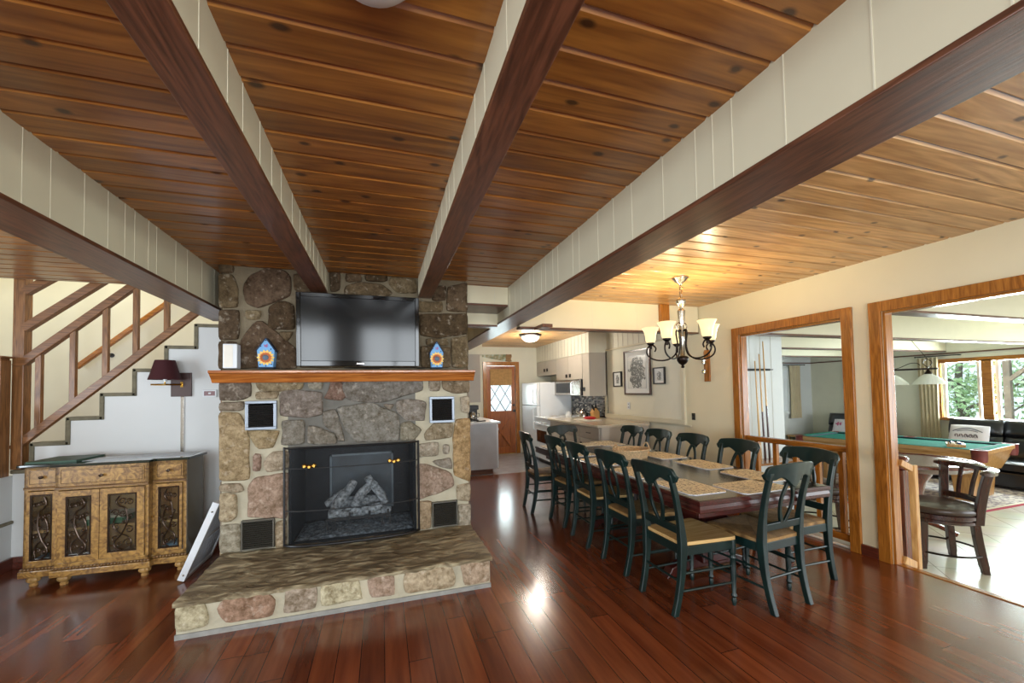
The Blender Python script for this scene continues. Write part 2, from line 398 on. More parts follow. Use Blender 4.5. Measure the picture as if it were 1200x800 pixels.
for n, (x0, x1) in enumerate(((-2.65, -1.15), (-.45, 1.05), (1.75, 3.25)), 1):
    mb = MB()
    for a, b_ in ((x0-.08, x0), (x1, x1+.08), ((x0+x1)/2-.03, (x0+x1)/2+.03)): mb.box(a, -3.12, .52, b_, -3.08, 2.18)
    mb.box(x0-.08, -3.12, .52, x1+.08, -3.08, .6); mb.box(x0-.08, -3.12, 2.1, x1+.08, -3.08, 2.18)
    struct('window_%d' % n, mb, m_trim)
mb = MB(); mb.box(-4.62, .22, .52, -4.58, .3, 2.18).box(-4.62, 2.1, .52, -4.58, 2.18, 2.18).box(-4.62, .3, .52, -4.58, 2.1, .6).box(-4.62, .3, 2.1, -4.58, 2.1, 2.18).box(-4.62, 1.17, .6, -4.58, 1.23, 2.1)
struct('window_4', mb, m_trim)
# dining wall beyond the header: recessed picture panel framed by moulding
struct('wall_dining', MB().box(3.92, 4.55, -.1, 4.04, 6.62, 2.52), m_kitwall, pivot=O0)
mb = MB()
mb.box(3.885, 4.50, .955, 3.925, 6.56, 1.02); mb.box(3.885, 4.50, 1.02, 3.925, 4.565, 2.49)
mb.box(3.905, 4.42, .93, 3.925, 6.56, .957); mb.box(3.89, 4.565, 2.155, 3.922, 6.56, 2.185)
mb.box(3.885, 6.50, 1.02, 3.925, 6.56, 2.155)
struct('trim_19', mb, m_cream, bevel=.004)
mb = MB(); y = 4.62
while y < 6.5: mb.box(3.915, y, 2.185, 3.922, y+.006, 2.49); y += .15
struct('trim_20', mb, m_cab)
# casings round the two openings of the right wall
def casing(n, y0, y1, z0, z1, w=.085, bottom=False):
    mb = MB(); X0, X1 = 3.895, 3.925
    mb.box(X0, y0-w, z0, X1, y0, z1+w); mb.box(X0, y1, z0, X1, y1+w, z1+w); mb.box(X0, y0, z1, X1, y1, z1+w)
    struct('trim_%d' % n, mb, m_trim, bevel=.003)
    j = MB().box(3.926, y0-.001, z0, 4.01, y0+.02, z1).box(3.926, y1-.02, z0, 4.01, y1+.001, z1)
    struct('trim_%d' % (n+1), j, m_trim, bevel=.002)
    struct('trim_%d' % (n+2), MB().box(3.926, y0+.02, z1-.02, 4.01, y1-.02, z1+.001), m_trim_y, bevel=.002)
casing(21, 2.52, 3.62, .0, 2.05)
casing(24, -.3, 2.22, .0, 2.05)
struct('baseboard_right', MB().box(3.895, 2.308, 0, 3.922, 2.432, .09).box(3.895, 3.71, 0, 3.922, 4.5, .09), m_base, bevel=.003)
struct('baseboard_left', MB().box(-3.07, 2.0, 0, -3.045, 4.70, .10).box(-3.045, 4.675, 0, -1.23, 4.70, .10), m_base, bevel=.003)
# stair side wall with stepped top and grey stone capping
SY = 4.70
steps = [(-3.30, .38), (-3.13, .825), (-2.945, 1.055), (-2.70, 1.272), (-2.46, 1.485), (-2.22, 1.71), (-1.975, 1.932), (-1.735, 2.15), (-1.49, 2.38), (-1.25, 2.6)]
poly = [(-3.07, 0), (-.9, 0), (-.9, 2.6)]
xs = [s[0] for s in steps]
prof = []
for i, (x, z) in enumerate(steps):
    x1 = steps[i+1][0] if i+1 < len(steps) else -.9
    prof += [(x, z), (x1, z)]
prof = [(max(x, -3.07), z) for x, z in prof if x > -3.13 or z > .5]
struct('wall_stair', MB().prism([(-3.07, 0), (-.9, 0)] + prof[::-1], SY, SY+.12, 'xz'), m_white, pivot=O0)
cap = MB()
P_ = [p for p in prof]
for (a, b_) in zip(P_, P_[1:]):
    if abs(a[1]-b_[1]) < 1e-6: cap.box(a[0]-.012, SY-.012, a[1]-.012, b_[0]+.012, SY+.13, a[1]+.022)
    else: cap.box(a[0]-.016, SY-.012, min(a[1], b_[1])-.012, a[0]+.018, SY+.13, max(a[1], b_[1])+.02)
struct('trim_27', cap, m_stonecap, bevel=.006)
# low wall of the lower flight turning towards the viewer
struct('wall_stair', MB().box(-3.19, 2.0, 0, -3.07, 4.70, .385), m_white)
struct('trim_28', MB().box(-3.2, 2.0, .385, -3.055, 4.699, .412), m_stonecap, bevel=.006)
struct('wall_stair', MB().box(-3.19, 4.50, .413, -3.0702, 4.82, .80), m_white)
# stair well: steps, far wall going up to the upper floor
st = MB()
for i, (x, z) in enumerate(steps[1:]): st.box(x-.02, SY+.125, 0, x+.27, 5.78, z-.04)
st.box(-4.55, SY+.125, 0, -3.15, 5.78, .38)
struct('trim_29', st, m_stair)
struct('wall_far', MB().box(-4.7, 5.8, -.1, .8, 5.92, 5.0), m_kitwall)
struct('wall_upper', MB().box(-4.6, 4.6, ZC+.07, .2, 4.72, 5.0), m_wall)
struct('wall_upper', MB().box(.2, 4.6, 2.56, .3, 5.8, 5.0), m_wall)
struct('ceiling', MB().box(-4.7, 4.6, 4.95, .3, 5.9, 5.05), m_wall)
struct('wall_passage', MB().box(.08, 4.45, 0, .2, 9.2, 2.5), m_wall)
# kitchen end wall with a door opening
wall_with_holes('wall_kitchen', 'y', 9.1, .12, .2, 4.04, -.1, 2.56, [(2.30, 3.0, 0, 2.06)], m_kitwall)
struct('wall_kitchen', MB().box(3.92, 6.62, -.1, 4.04, 9.1, 2.56), m_kitwall)
mb = MB().box(2.21, 9.065, 0, 2.30, 9.1, 2.15).box(3.0, 9.065, 0, 3.09, 9.1, 2.15).box(2.30, 9.065, 2.06, 3.0, 9.1, 2.15)
struct('trim_30', mb, m_trim, bevel=.003)
# sunroom shell ----------------------------------------------------
wall_with_holes('wall_sunroom', 'x', 11.0, .15, -1.6, 8.05, SF-.1, 2.6, [(2.3, 5.23, .76, 1.87)], m_kitwall)
struct('wall_sunroom', MB().box(4.0, 7.9, SF-.1, 11.0, 8.05, 2.6), m_white)
wall_with_holes('wall_sunroom', 'y', -1.6, .12, 4.0, 11.1, SF-.1, 2.6, [(5.6, 10.4, .2, 2.15)], m_kitwall)
struct('wall_cue', MB().box(4.04, 4.45, SF, 5.62, 4.57, 2.56), m_white)
mb = MB(); x = 4.2
while x < 5.6: mb.box(x, 4.447, .45, x+.004, 4.451, 2.5); x += .2
struct('trim_31', mb, m_cab)
struct('ceiling', MB().box(4.04, -1.6, ZC, 11.1, 8.05, ZC+.08), m_cream)
n = 32
for y in (.95, 2.36, 3.80, 5.14, 6.51):
    x0 = 4.05
    struct('trim_%d' % n, MB().box(x0, y, 2.12, 10.99, y+.14, ZC+.01), m_cream); n += 1
    struct('trim_%d' % n, MB().box(x0, y-.004, 2.10, 10.99, y+.144, 2.121), m_beam_dx, bevel=.002, pivot=O0); n += 1
struct('trim_%d' % n, MB().box(10.96, -1.4, 2.05, 11.0, 7.9, 2.075).box(5.62, 7.86, 2.05, 10.96, 7.9, 2.075), m_beam_d); n += 1
# sunroom windows on the far side
mb = MB()
for a, b_ in ((5.23, 5.30), (4.49, 4.63), (3.45, 3.62), (2.24, 2.31)): mb.box(10.95, a, .72, 11.0, b_, 1.90)
mb.box(10.95, 2.24, 1.87, 11.0, 5.30, 1.95); mb.box(10.93, 2.24, .70, 11.0, 5.30, .76)
struct('window_5', mb, m_trim_y, bevel=.004)
mb = MB()
for a, b_ in ((4.42, 4.47), (3.4, 3.45), (5.18, 5.23), (4.68, 4.72), (3.62, 3.66)): mb.box(11.02, a, .76, 11.06, b_, 1.87)
struct('window_6', mb, m_white)
struct('window_7', MB().box(11.035, 2.31, .77, 11.041, 5.22, 1.86), glassy('window_glass', '#f4faf8', .06))
mb = MB()
for x in (5.6, 7.2, 8.8, 10.34): mb.box(x-.05, -1.5, .15, x+.05, -1.46, 2.2)
mb.box(5.55, -1.5, .12, 10.4, -1.46, .2); mb.box(5.55, -1.5, 2.15, 10.4, -1.46, 2.23)
struct('window_8', mb, m_trim_x)

# ================================================================ KITCHEN DOOR
dr = thing('door_1', 'brown wooden kitchen door with a diamond-leaded window and cross-braced lower panel', 'door', (2.65, 9.13, 0)); dr['kind'] = 'structure'
def T(mb, nm, mat, th, **kw):
    l = th.location; return mb.build(nm, mat, th, off=tuple(l), **kw)
mb = MB(); mb.box(2.305, 9.11, .01, 2.40, 9.15, 2.05).box(2.90, 9.11, .01, 2.995, 9.15, 2.05).box(2.40, 9.11, .01, 2.90, 9.15, .16).box(2.40, 9.11, .84, 2.90, 9.15, 1.0).box(2.40, 9.11, 1.93, 2.90, 9.15, 2.05)
mb.box(2.40, 9.138, .16, 2.90, 9.148, .84)
mb.bar((2.41, 9.10, .18), (2.89, 9.10, .82), .03, .07, (0, 0, 1)); mb.bar((2.89, 9.101, .18), (2.41, 9.101, .82), .03, .07, (0, 0, 1))
mb.box(2.40, 9.11, .16, 2.43, 9.13, .84).box(2.87, 9.11, .16, 2.90, 9.13, .84)
T(mb, 'door_panel', wood('kitchen_door_wood', '#7c3f18', '#a8622c', 'z', .3, coat=.3), dr)
T(MB().box(2.40, 9.13, 1.0, 2.90, 9.134, 1.93), 'glass', MATS['window_glass'], dr)
mb = MB()
W0, W1, H0, H1 = 2.40, 2.90, 1.0, 1.93; nx, nz = 2.5, 3.0
def clipseg(ax_, az, bx, bz):
    t0, t1 = 0, 1; dx, dz = bx-ax_, bz-az
    for p, q in ((-dx, ax_-W0), (dx, W1-ax_), (-dz, az-H0), (dz, H1-az)):
        if abs(p) < 1e-9:
            if q < 0: return None
        else:
            r_ = q/p
            if p < 0: t0 = max(t0, r_)
            else: t1 = min(t1, r_)
    return None if t0 >= t1 else ((ax_+dx*t0, az+dz*t0), (ax_+dx*t1, az+dz*t1))
for k in range(-4, 8):
    x = W0 + .1 + k*.25
    for sgn in (1, -1):
        c_ = clipseg(x, H0, x+sgn*1.0*.62, H0+1.0)
        if c_: mb.bar((c_[0][0], 9.124, c_[0][1]), (c_[1][0], 9.124, c_[1][1]), .016, .016, (0, 1, 0))
T(mb, 'lead_came', m_black, dr)
T(MB().box(2.385, 9.085, 1.60, 2.915, 9.108, 1.98), 'blind', paint('bamboo_blind', '#a8814c', .7, var=.2, nscale=20), dr)
T(MB().lathe([(.028, -.0), (.028, -.012), (.012, -.02), (.012, -.045), (.03, -.05), (.03, -.07), (.0, -.08)], (2.95, 9.11, 1.0), 12, 'y'), 'door_knob', m_black, dr, smooth=True)
T(MB().lathe([(.028, 0), (.028, -.02), (.0, -.025)], (2.95, 9.11, 1.13), 12, 'y'), 'deadbolt', m_black, dr, smooth=True)
T(MB().box(2.305, 9.09, 0, 2.995, 9.12, .012), 'threshold', m_brass, dr)
# ================================================================ FIREPLACE
UP = [[(-1.229,2.512),(-1.133,2.515),(-1.133,2.45),(-1.227,2.443)],[(-1.229,2.423),(-1.145,2.429),(-1.121,2.375),(-1.106,2.306),(-1.111,2.17),(-1.226,2.162)],[(-1.228,2.138),(-1.097,2.143),(-1.099,2.03),(-1.105,1.913),(-1.225,1.903)],[(-1.055,2.358),(-1.001,2.439),(-0.891,2.496),(-0.766,2.484),(-0.728,2.429),(-0.728,2.286),(-0.791,2.251),(-0.964,2.174),(-1.037,2.199),(-1.061,2.295)],[(-0.879,2.178),(-0.791,2.228),(-0.703,2.201),(-0.693,2.003),(-0.878,2.002)],[(-1.049,2.14),(-0.94,2.145),(-0.952,2.077),(-1.043,2.074)],[(-0.81,1.976),(-0.7,1.979),(-0.754,1.892)],[(-1.09,1.679),(-1.078,1.893),(-0.97,2.055),(-0.928,2.057),(-0.69,1.843),(-0.678,1.679)],[(-1.227,1.883),(-1.114,1.885),(-1.113,1.679),(-1.226,1.675)],[(-0.702,2.46),(-0.586,2.461),(-0.481,2.358),(-0.467,2.322),(-0.69,2.331)],[(-0.664,2.282),(-0.4,2.297),(-0.415,2.053),(-0.652,2.016)],[(-0.373,2.298),(-0.081,2.306),(-0.069,2.095),(-0.374,2.069)],[(-0.664,1.987),(-0.32,2.026),(-0.308,1.687),(-0.652,1.686)],[(-0.279,2.042),(0.017,2.067),(0.029,1.687),(-0.281,1.687)],[(-0.426,2.509),(-0.345,2.508),(-0.346,2.352),(-0.414,2.333)],[(-0.297,2.496),(-0.179,2.505),(-0.165,2.438),(-0.291,2.43)],[(-0.137,2.493),(0.05,2.501),(0.057,2.46),(-0.13,2.448)],[(0.079,2.493),(0.296,2.484),(0.302,2.366),(0.137,2.365),(0.071,2.43)],[(-0.291,2.385),(-0.166,2.423),(0.006,2.418),(0.093,2.354),(0.049,2.321),(-0.305,2.317)],[(0.316,2.281),(0.534,2.292),(0.533,2.204),(0.316,2.195)],[(0.449,2.423),(0.568,2.446),(0.566,2.313),(0.448,2.307)],[(0.591,2.431),(0.765,2.483),(0.766,2.214),(0.58,2.217)],[(0.33,2.164),(0.769,2.19),(0.766,2.003),(0.483,1.964),(0.336,1.984)],[(0.617,1.956),(0.766,1.975),(0.763,1.688),(0.621,1.688)],[(0.335,1.874),(0.601,1.871),(0.597,1.688),(0.34,1.687)],[(0.389,1.943),(0.577,1.95),(0.584,1.894),(0.389,1.891)],[(-0.039,2.294),(0.271,2.31),(0.283,2.014),(-0.055,2.019)],[(-0.041,1.974),(0.283,1.982),(0.295,1.687),(-0.043,1.687)],[(-0.305,2.279),(-0.067,2.3),(-0.083,2.018),(-0.293,2.027)]]
LO_L = [[(-1.222,1.572),(-1.012,1.56),(-1.012,1.456),(-1.077,1.429),(-1.222,1.423)],[(-1.225,1.399),(-1.061,1.406),(-1.061,1.344),(-1.224,1.34)],[(-1.221,1.322),(-1.093,1.317),(-1.036,1.184),(-1.031,1.034),(-1.024,0.79),(-1.219,0.797)],[(-1.028,1.174),(-0.811,1.164),(-0.853,1.032),(-0.954,1.025),(-1.011,1.126)],[(-0.982,0.989),(-0.945,0.981),(-0.945,0.849),(-0.995,0.853)],[(-0.92,0.914),(-0.853,0.994),(-0.746,0.988),(-0.746,0.853),(-0.895,0.84)],[(-1.219,0.761),(-1.084,0.758),(-1.056,0.704),(-1.116,0.696),(-1.219,0.715)],[(-1.219,0.688),(-1.113,0.678),(-1.111,0.502),(-1.147,0.47),(-1.218,0.478)],[(-1.027,0.716),(-0.986,0.787),(-0.746,0.821),(-0.757,0.454),(-1.035,0.494),(-1.014,0.622)],[(-1.215,0.441),(-1.083,0.44),(-1.078,0.232),(-1.211,0.238)],[(-0.828,0.424),(-0.76,0.435),(-0.764,0.208),(-0.831,0.217)],[(-0.971,1.48),(-0.811,1.481),(-0.828,1.427),(-0.971,1.431)]]
LO_M = [[(-0.802,1.454),(-0.759,1.502),(-0.493,1.468),(-0.485,1.289),(-0.601,1.27),(-0.793,1.29)],[(-0.785,1.242),(-0.628,1.245),(-0.628,1.05),(-0.793,1.05),(-0.776,1.145)],[(-0.596,1.195),(-0.53,1.182),(-0.385,1.106),(-0.376,1.036),(-0.597,1.048)],[(-0.476,1.309),(-0.384,1.326),(-0.357,1.225),(-0.311,1.046),(-0.358,1.055),(-0.367,1.115),(-0.476,1.21)],[(-0.979,1.568),(-0.627,1.568),(-0.636,1.506),(-0.793,1.493),(-0.945,1.499)],[(-0.37,1.335),(-0.303,1.343),(-0.096,1.374),(-0.006,1.324),(0.127,1.266),(0.141,1.169),(0.13,1.035),(-0.227,1.044),(-0.313,1.188)],[(-0.292,1.577),(0.341,1.572),(0.346,1.478),(0.255,1.463),(0.045,1.392),(-0.116,1.38),(-0.283,1.41),(-0.331,1.51)],[(-0.445,1.45),(-0.407,1.578),(-0.34,1.578),(-0.302,1.426),(-0.331,1.406),(-0.478,1.42)],[(-0.589,1.58),(-0.477,1.579),(-0.492,1.497),(-0.584,1.504)],[(-0.001,1.361),(0.097,1.353),(0.06,1.301)],[(0.118,1.385),(0.233,1.393),(0.372,1.368),(0.359,1.203),(0.21,1.215),(0.127,1.288)],[(0.157,1.179),(0.231,1.197),(0.336,1.117),(0.271,1.038),(0.151,1.039)]]
LO_R = [[(0.519,1.567),(0.771,1.571),(0.775,1.455),(0.621,1.448),(0.538,1.49)],[(0.694,1.404),(0.775,1.413),(0.774,1.255),(0.702,1.268)],[(0.361,1.076),(0.452,1.174),(0.621,1.163),(0.605,1.044),(0.37,1.025)],[(0.649,1.197),(0.774,1.207),(0.769,0.618),(0.631,0.691),(0.625,1.022)],[(0.3,0.989),(0.481,0.999),(0.479,0.887),(0.299,0.878)],[(0.531,0.969),(0.577,0.967),(0.576,0.891),(0.53,0.894)],[(0.428,0.829),(0.592,0.848),(0.611,0.744),(0.488,0.784)],[(0.292,0.808),(0.367,0.803),(0.6,0.704),(0.619,0.6),(0.444,0.534),(0.295,0.498)],[(0.65,0.587),(0.771,0.597),(0.768,0.441),(0.649,0.464)],[(0.295,0.478),(0.413,0.466),(0.401,0.237),(0.298,0.235)],[(0.658,0.411),(0.77,0.406),(0.767,0.204),(0.662,0.216)],[(0.406,1.568),(0.502,1.567),(0.501,1.47),(0.415,1.472)]]
HE = [[(-1.192,0.223),(-1.036,0.231),(-1.02,0.057),(-1.188,0.042)],[(-0.948,0.22),(-0.78,0.232),(-0.707,0.225),(-0.662,0.149),(-0.675,0.05),(-0.936,0.055),(-0.986,0.152)],[(-0.604,0.226),(-0.421,0.229),(-0.426,0.051),(-0.617,0.054)],[(-0.401,0.21),(-0.298,0.215),(-0.16,0.211),(-0.139,0.065),(-0.397,0.06)],[(-0.097,0.226),(0.064,0.232),(0.078,0.057),(-0.084,0.062),(-0.109,0.178)],[(0.145,0.236),(0.464,0.231),(0.495,0.114),(0.483,0.044),(0.138,0.057),(0.124,0.141)],[(0.529,0.211),(0.748,0.228),(0.754,0.041),(0.554,0.041),(0.544,0.128)]]
FY = 3.75
def stone_mat(name, dark, light_, mort=False):
    m, nt, b = mk(name)
    at = nd(nt, 'ShaderNodeAttribute'); at.attribute_name = 'tone'
    tc = nd(nt, 'ShaderNodeTexCoord')
    n1 = nd(nt, 'ShaderNodeTexNoise'); n1.inputs['Scale'].default_value = 21; n1.inputs['Detail'].default_value = 9; n1.inputs['Roughness'].default_value = .75; lk(nt, tc.outputs['Object'], n1.inputs['Vector'])
    n2 = nd(nt, 'ShaderNodeTexVoronoi'); n2.inputs['Scale'].default_value = 38; lk(nt, tc.outputs['Object'], n2.inputs['Vector'])
    r = nd(nt, 'ShaderNodeValToRGB'); e = r.color_ramp.elements; e[0].position = .36; e[1].position = .64; e[0].color = rgb(dark); e[1].color = rgb(light_)
    lk(nt, n1.outputs['Fac'], r.inputs[0])
    mx = nd(nt, 'ShaderNodeMix', data_type='RGBA', blend_type='MULTIPLY'); mx.inputs['Factor'].default_value = 1; lk(nt, r.outputs[0], mx.inputs['A']); lk(nt, at.outputs['Color'], mx.inputs['B'])
    n3 = nd(nt, 'ShaderNodeTexNoise'); n3.inputs['Scale'].default_value = 26; n3.inputs['Detail'].default_value = 3; lk(nt, tc.outputs['Object'], n3.inputs['Vector'])
    mr = nd(nt, 'ShaderNodeMapRange'); mr.inputs['From Min'].default_value = .6; mr.inputs['From Max'].default_value = .72; mr.inputs['To Max'].default_value = .55; lk(nt, n3.outputs['Fac'], mr.inputs['Value'])
    m2 = nd(nt, 'ShaderNodeMix', data_type='RGBA', blend_type='SCREEN'); lk(nt, mr.outputs[0], m2.inputs['Factor']); lk(nt, mx.outputs['Result'], m2.inputs['A']); m2.inputs['B'].default_value = (.30, .27, .22, 1)
    lk(nt, m2.outputs['Result'], b.inputs['Base Color']); S(b, Roughness=.85); b.inputs['Specular IOR Level'].default_value = .25
    bp = nd(nt, 'ShaderNodeBump'); bp.inputs['Strength'].default_value = .7; bp.inputs['Distance'].default_value = .018
    ad = nd(nt, 'ShaderNodeMath', operation='ADD'); lk(nt, n1.outputs['Fac'], ad.inputs[0]); ml = nd(nt, 'ShaderNodeMath', operation='MULTIPLY'); ml.inputs[1].default_value = .25; lk(nt, n2.outputs['Distance'], ml.inputs[0]); lk(nt, ml.outputs[0], ad.inputs[1])
    lk(nt, ad.outputs[0], bp.inputs['Height']); lk(nt, bp.outputs[0], b.inputs['Normal'])
    return m
m_stone = stone_mat('field_stone', '#9f9686', '#ffffff')
m_mortar = paint('mortar', '#b0a993', .9, var=.18, nscale=5, bump=.6)
m_mortar_u = paint('mortar_upper', '#6e634f', .9, var=.18, nscale=6, bump=.6)  # upper zone darker, part of its shade put into the colour
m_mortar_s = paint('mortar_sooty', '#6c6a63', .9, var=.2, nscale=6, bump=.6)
def stone(mb, poly, y, col, rr, depth=.021, grow=.012):
    """one field stone: irregular outline, bulging face towards -y"""
    A0 = sum(poly[i-1][0]*poly[i][1]-poly[i][0]*poly[i-1][1] for i in range(len(poly)))
    if A0 < 0: poly = poly[::-1]
    ex = []
    for i in range(len(poly)):   # grow each outline so that only narrow mortar joints remain
        p0, p1, p2 = (Vector(poly[(i+k) % len(poly)]) for k in (-1, 0, 1)); d1 = (p1-p0).normalized(); d2 = (p2-p1).normalized()
        n_ = (Vector((d1.y, -d1.x))+Vector((d2.y, -d2.x))); n_ = n_.normalized() if n_.length > 1e-4 else n_; ex.append(p1+n_*grow)
    poly = [(p.x, p.y) for p in ex]
    # densify and jitter the outline
    pts = []
    n = len(poly)
    for i in range(n):
        a = Vector((poly[i][0], poly[i][1])); b_ = Vector((poly[(i+1) % n][0], poly[(i+1) % n][1])); L = (b_-a).length; k = max(1, int(L/.03))
        for j in range(k):
            p = a.lerp(b_, j/k); q = noise.noise_vector(Vector((p.x*14, p.y*14, y)))*.009; pts.append(Vector((p.x+q.x, p.y+q.y)))
    # round corners by smoothing once
    pts = [(pts[i-1]+pts[i]*3+pts[(i+1) % len(pts)])/5 for i in range(len(pts))]
    # normalise winding (counter-clockwise)
    A = sum(pts[i-1].x*pts[i].y-pts[i].x*pts[i-1].y for i in range(len(pts)))
    if A < 0: pts.reverse()
    c = sum(pts, Vector((0, 0)))/len(pts)
    sz = math.sqrt(abs(A)/2)
    rings = []
    for s_, d in ((1.0, 0.006), (.985, -depth*.55), (.93, -depth*.95), (.7, -depth*1.05), (.35, -depth*1.15)):
        ring = []
        for p in pts:
            v = c + (p-c)*s_
            if s_ > .9: # inset by constant distance rather than by scale
                dirv = (c-p).normalized(); v = p + dirv*min(sz*.25, (1-s_)*.16)
            dz = noise.noise(Vector((v.x*9, v.y*9, 3.1)))*depth*.5 if d < 0 else 0
            ring.append((v.x, y+d-dz*.8, v.y))
        rings.append(ring)
    mb.c = col; mb.loft(rings)
fp = thing('fireplace', 'floor-to-ceiling field-stone fireplace with raised hearth and oak mantel', 'fireplace', (-.23, FY, 0))
def FP(mb, nm, mat, **kw): return mb.build(nm, mat, fp, off=(-.23, FY, 0), **kw)
X0, X1, YB = -1.222, .768, 4.45
FB = (-.745, .282, .225, 1.02)
# mortar core in three zones, with the firebox hole
core = MB()
core.box(X0+.012, FY, 0, FB[0], YB, 1.60).box(FB[1], FY, 0, X1-.012, YB, 1.60).box(FB[0], FY, 0, FB[1], YB, .215)
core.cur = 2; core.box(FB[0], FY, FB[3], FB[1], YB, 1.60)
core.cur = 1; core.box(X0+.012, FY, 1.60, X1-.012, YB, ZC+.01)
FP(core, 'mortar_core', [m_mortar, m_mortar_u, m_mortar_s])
rr = random.Random(4)
def tone(h, j=.12):
    c = rgb(h); k = 1+rr.uniform(-j, j); return tuple(min(1, x*k) for x in c[:3])+(1,)
fac = MB()
upc = ['#6d5c45', '#77664c', '#5e4d3a', '#6a5843', '#54442f', '#7c6c52']  # stones above the mantel: partly own brown, partly shade painted in
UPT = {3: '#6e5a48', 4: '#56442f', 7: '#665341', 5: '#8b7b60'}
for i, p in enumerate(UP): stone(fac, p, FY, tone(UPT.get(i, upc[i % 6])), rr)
lc = ['#7c7064', '#948877', '#bba682', '#a39170', '#a1887a', '#b3a48e', '#ad9f88', '#b5a68a', '#b09784', '#a8a290', '#b7a68c', '#a99a80']
for i, p in enumerate(LO_L): stone(fac, p, FY, tone(lc[i % 12]), rr)
mc = ['#8a8078', '#8b867c', '#8d877c', '#8c877e', '#97886c', '#8b8880', '#87827b', '#8c7265', '#979283', '#9c9285', '#968f86', '#938d7c']
for i, p in enumerate(LO_M): stone(fac, p, FY, tone(mc[i % 12], .06), rr)
rc = ['#8f7f68', '#aba08c', '#a1937a', '#bb9d72', '#b4aa98', '#a89f90', '#a39b8e', '#ad9786', '#b3a68e', '#b8a386', '#b5ad9c', '#9b9080']
for i, p in enumerate(LO_R): stone(fac, p, FY, tone(rc[i % 12]), rr)
FP(fac, 'stone_face', m_stone, smooth=True)
# side faces: stacked quoins seen only from the side
for sx, nm in ((X0, 0), (X1, 1)):
    q = MB(); z = .02
    while z < 2.44:
        h = rr.uniform(.13, .3); h = min(h, 2.48-z); y = FY+.015
        while y < YB-.05:
            wd = min(rr.uniform(.15, .34), YB-y)
            if sx == X0: a, b_ = sx-.006, sx+.02
            else: a, b_ = sx-.02, sx+.006
            q.c = tone(rr.choice(['#6d5c45', '#77664c', '#5e4d3a'] if z > 1.55 else ['#948877', '#b09784', '#b5a68a', '#a39170']))  # upper quoins repeat the partly shade-darkened browns
            q.box(a, y, z, b_, y+wd-.02, z+h-.02); y += wd
        z += h
    FP(q, 'stone_side', m_stone, bevel=.007)
# hearth
he = MB(); he.c = (1, 1, 1, 1); he.box(-1.19, 2.972, 0, .752, FY+.02, .20); FP(he, 'hearth_core', m_mortar)
hf = MB(); hc = ['#c4bb9c', '#a98a74', '#b9aa98', '#cfc6a6', '#bda592', '#bfae92', '#c2ac94']
for p, c in zip(HE, hc): stone(hf, [(x, min(z, .2)) for x, z in p], 2.972, tone(c, .04), rr, depth=.014, grow=.004)
for sx, sg in ((-1.19, -1), (.752, 1)):
    y = 3.0
    while y < FY-.05:
        wd = min(rr.uniform(.18, .3), FY-y); hf.c = tone(rr.choice(hc)); a, b_ = sorted((sx-sg*.01, sx+sg*.008)); hf.box(a, y, .03, b_, y+wd-.03, .19); y += wd
FP(hf, 'hearth_stone', m_stone, smooth=True)
FP(MB().box(-1.195, 2.962, 0, .757, FY, .03), 'hearth_footing', paint('grey_footing', '#8d8d88', .8, var=.15, nscale=20, bump=.4))
# slate slab with ragged front edge
def slate():
    m, nt, b = mk('slate_top')
    tc = nd(nt, 'ShaderNodeTexCoord'); mp = nd(nt, 'ShaderNodeMapping'); mp.inputs['Scale'].default_value = (2.2, 5, 5); mp.inputs['Rotation'].default_value = (0, 0, -.35); lk(nt, tc.outputs['Object'], mp.inputs[0])
    n1 = nd(nt, 'ShaderNodeTexNoise'); n1.inputs['Scale'].default_value = 2.2; n1.inputs['Detail'].default_value = 9; n1.inputs['Distortion'].default_value = 1.6; lk(nt, mp.outputs[0], n1.inputs['Vector'])
    r = nd(nt, 'ShaderNodeValToRGB'); e = r.color_ramp.elements; e[0].position = .3; e[0].color = rgb('#574a34'); e[1].position = .7; e[1].color = rgb('#b8ac8c')
    x = e.new(.5); x.color = rgb('#7f7258'); lk(nt, n1.outputs['Fac'], r.inputs[0]); lk(nt, r.outputs[0], b.inputs['Base Color']); S(b, Roughness=.55)
    bp = nd(nt, 'ShaderNodeBump'); bp.inputs['Strength'].default_value = 1; bp.inputs['Distance'].default_value = .03; lk(nt, n1.outputs['Fac'], bp.inputs['Height']); lk(nt, bp.outputs[0], b.inputs['Normal'])
    return m
sl = MB(); nx_, ny_ = 180, 70; vs = []; fs = []
for j in range(ny_+1):
    for i in range(nx_+1):
        x = -1.205+1.975*i/nx_; y = 2.955+(FY-2.955)*j/ny_
        z = .221+.010*noise.noise(Vector((x*3, y*9, 0)))+.006*noise.noise(Vector((x*9, y*22, 4)))
        if j == 0: y += .012*noise.noise(Vector((x*12, 2, 0))); z -= .006
        if i in (0, nx_): x += .008*noise.noise(Vector((2, y*12, 0)))
        vs.append((x, y, z))
N = nx_+1
for j in range(ny_):
    for i in range(nx_): a = j*N+i; fs.append((a, a+1, a+N+1, a+N))
top_n = len(vs)
for i in range(N): x, y, z = vs[i]; vs.append((x, y+.006, .192+.005*noise.noise(Vector((x*20, 0, 0)))))
for i in range(nx_): fs.append((i+1, i, top_n+i, top_n+i+1))
for side in (0, nx_):
    b0 = len(vs)
    for j in range(ny_+1): x, y, z = vs[j*N+side]; vs.append((x, y, .192))
    for j in range(ny_): a = j*N+side; fs.append((a, a+N, b0+j+1, b0+j) if side == 0 else (a+N, a, b0+j, b0+j+1))
sl.add(vs, fs); FP(sl, 'hearth_slab', slate(), smooth=True)
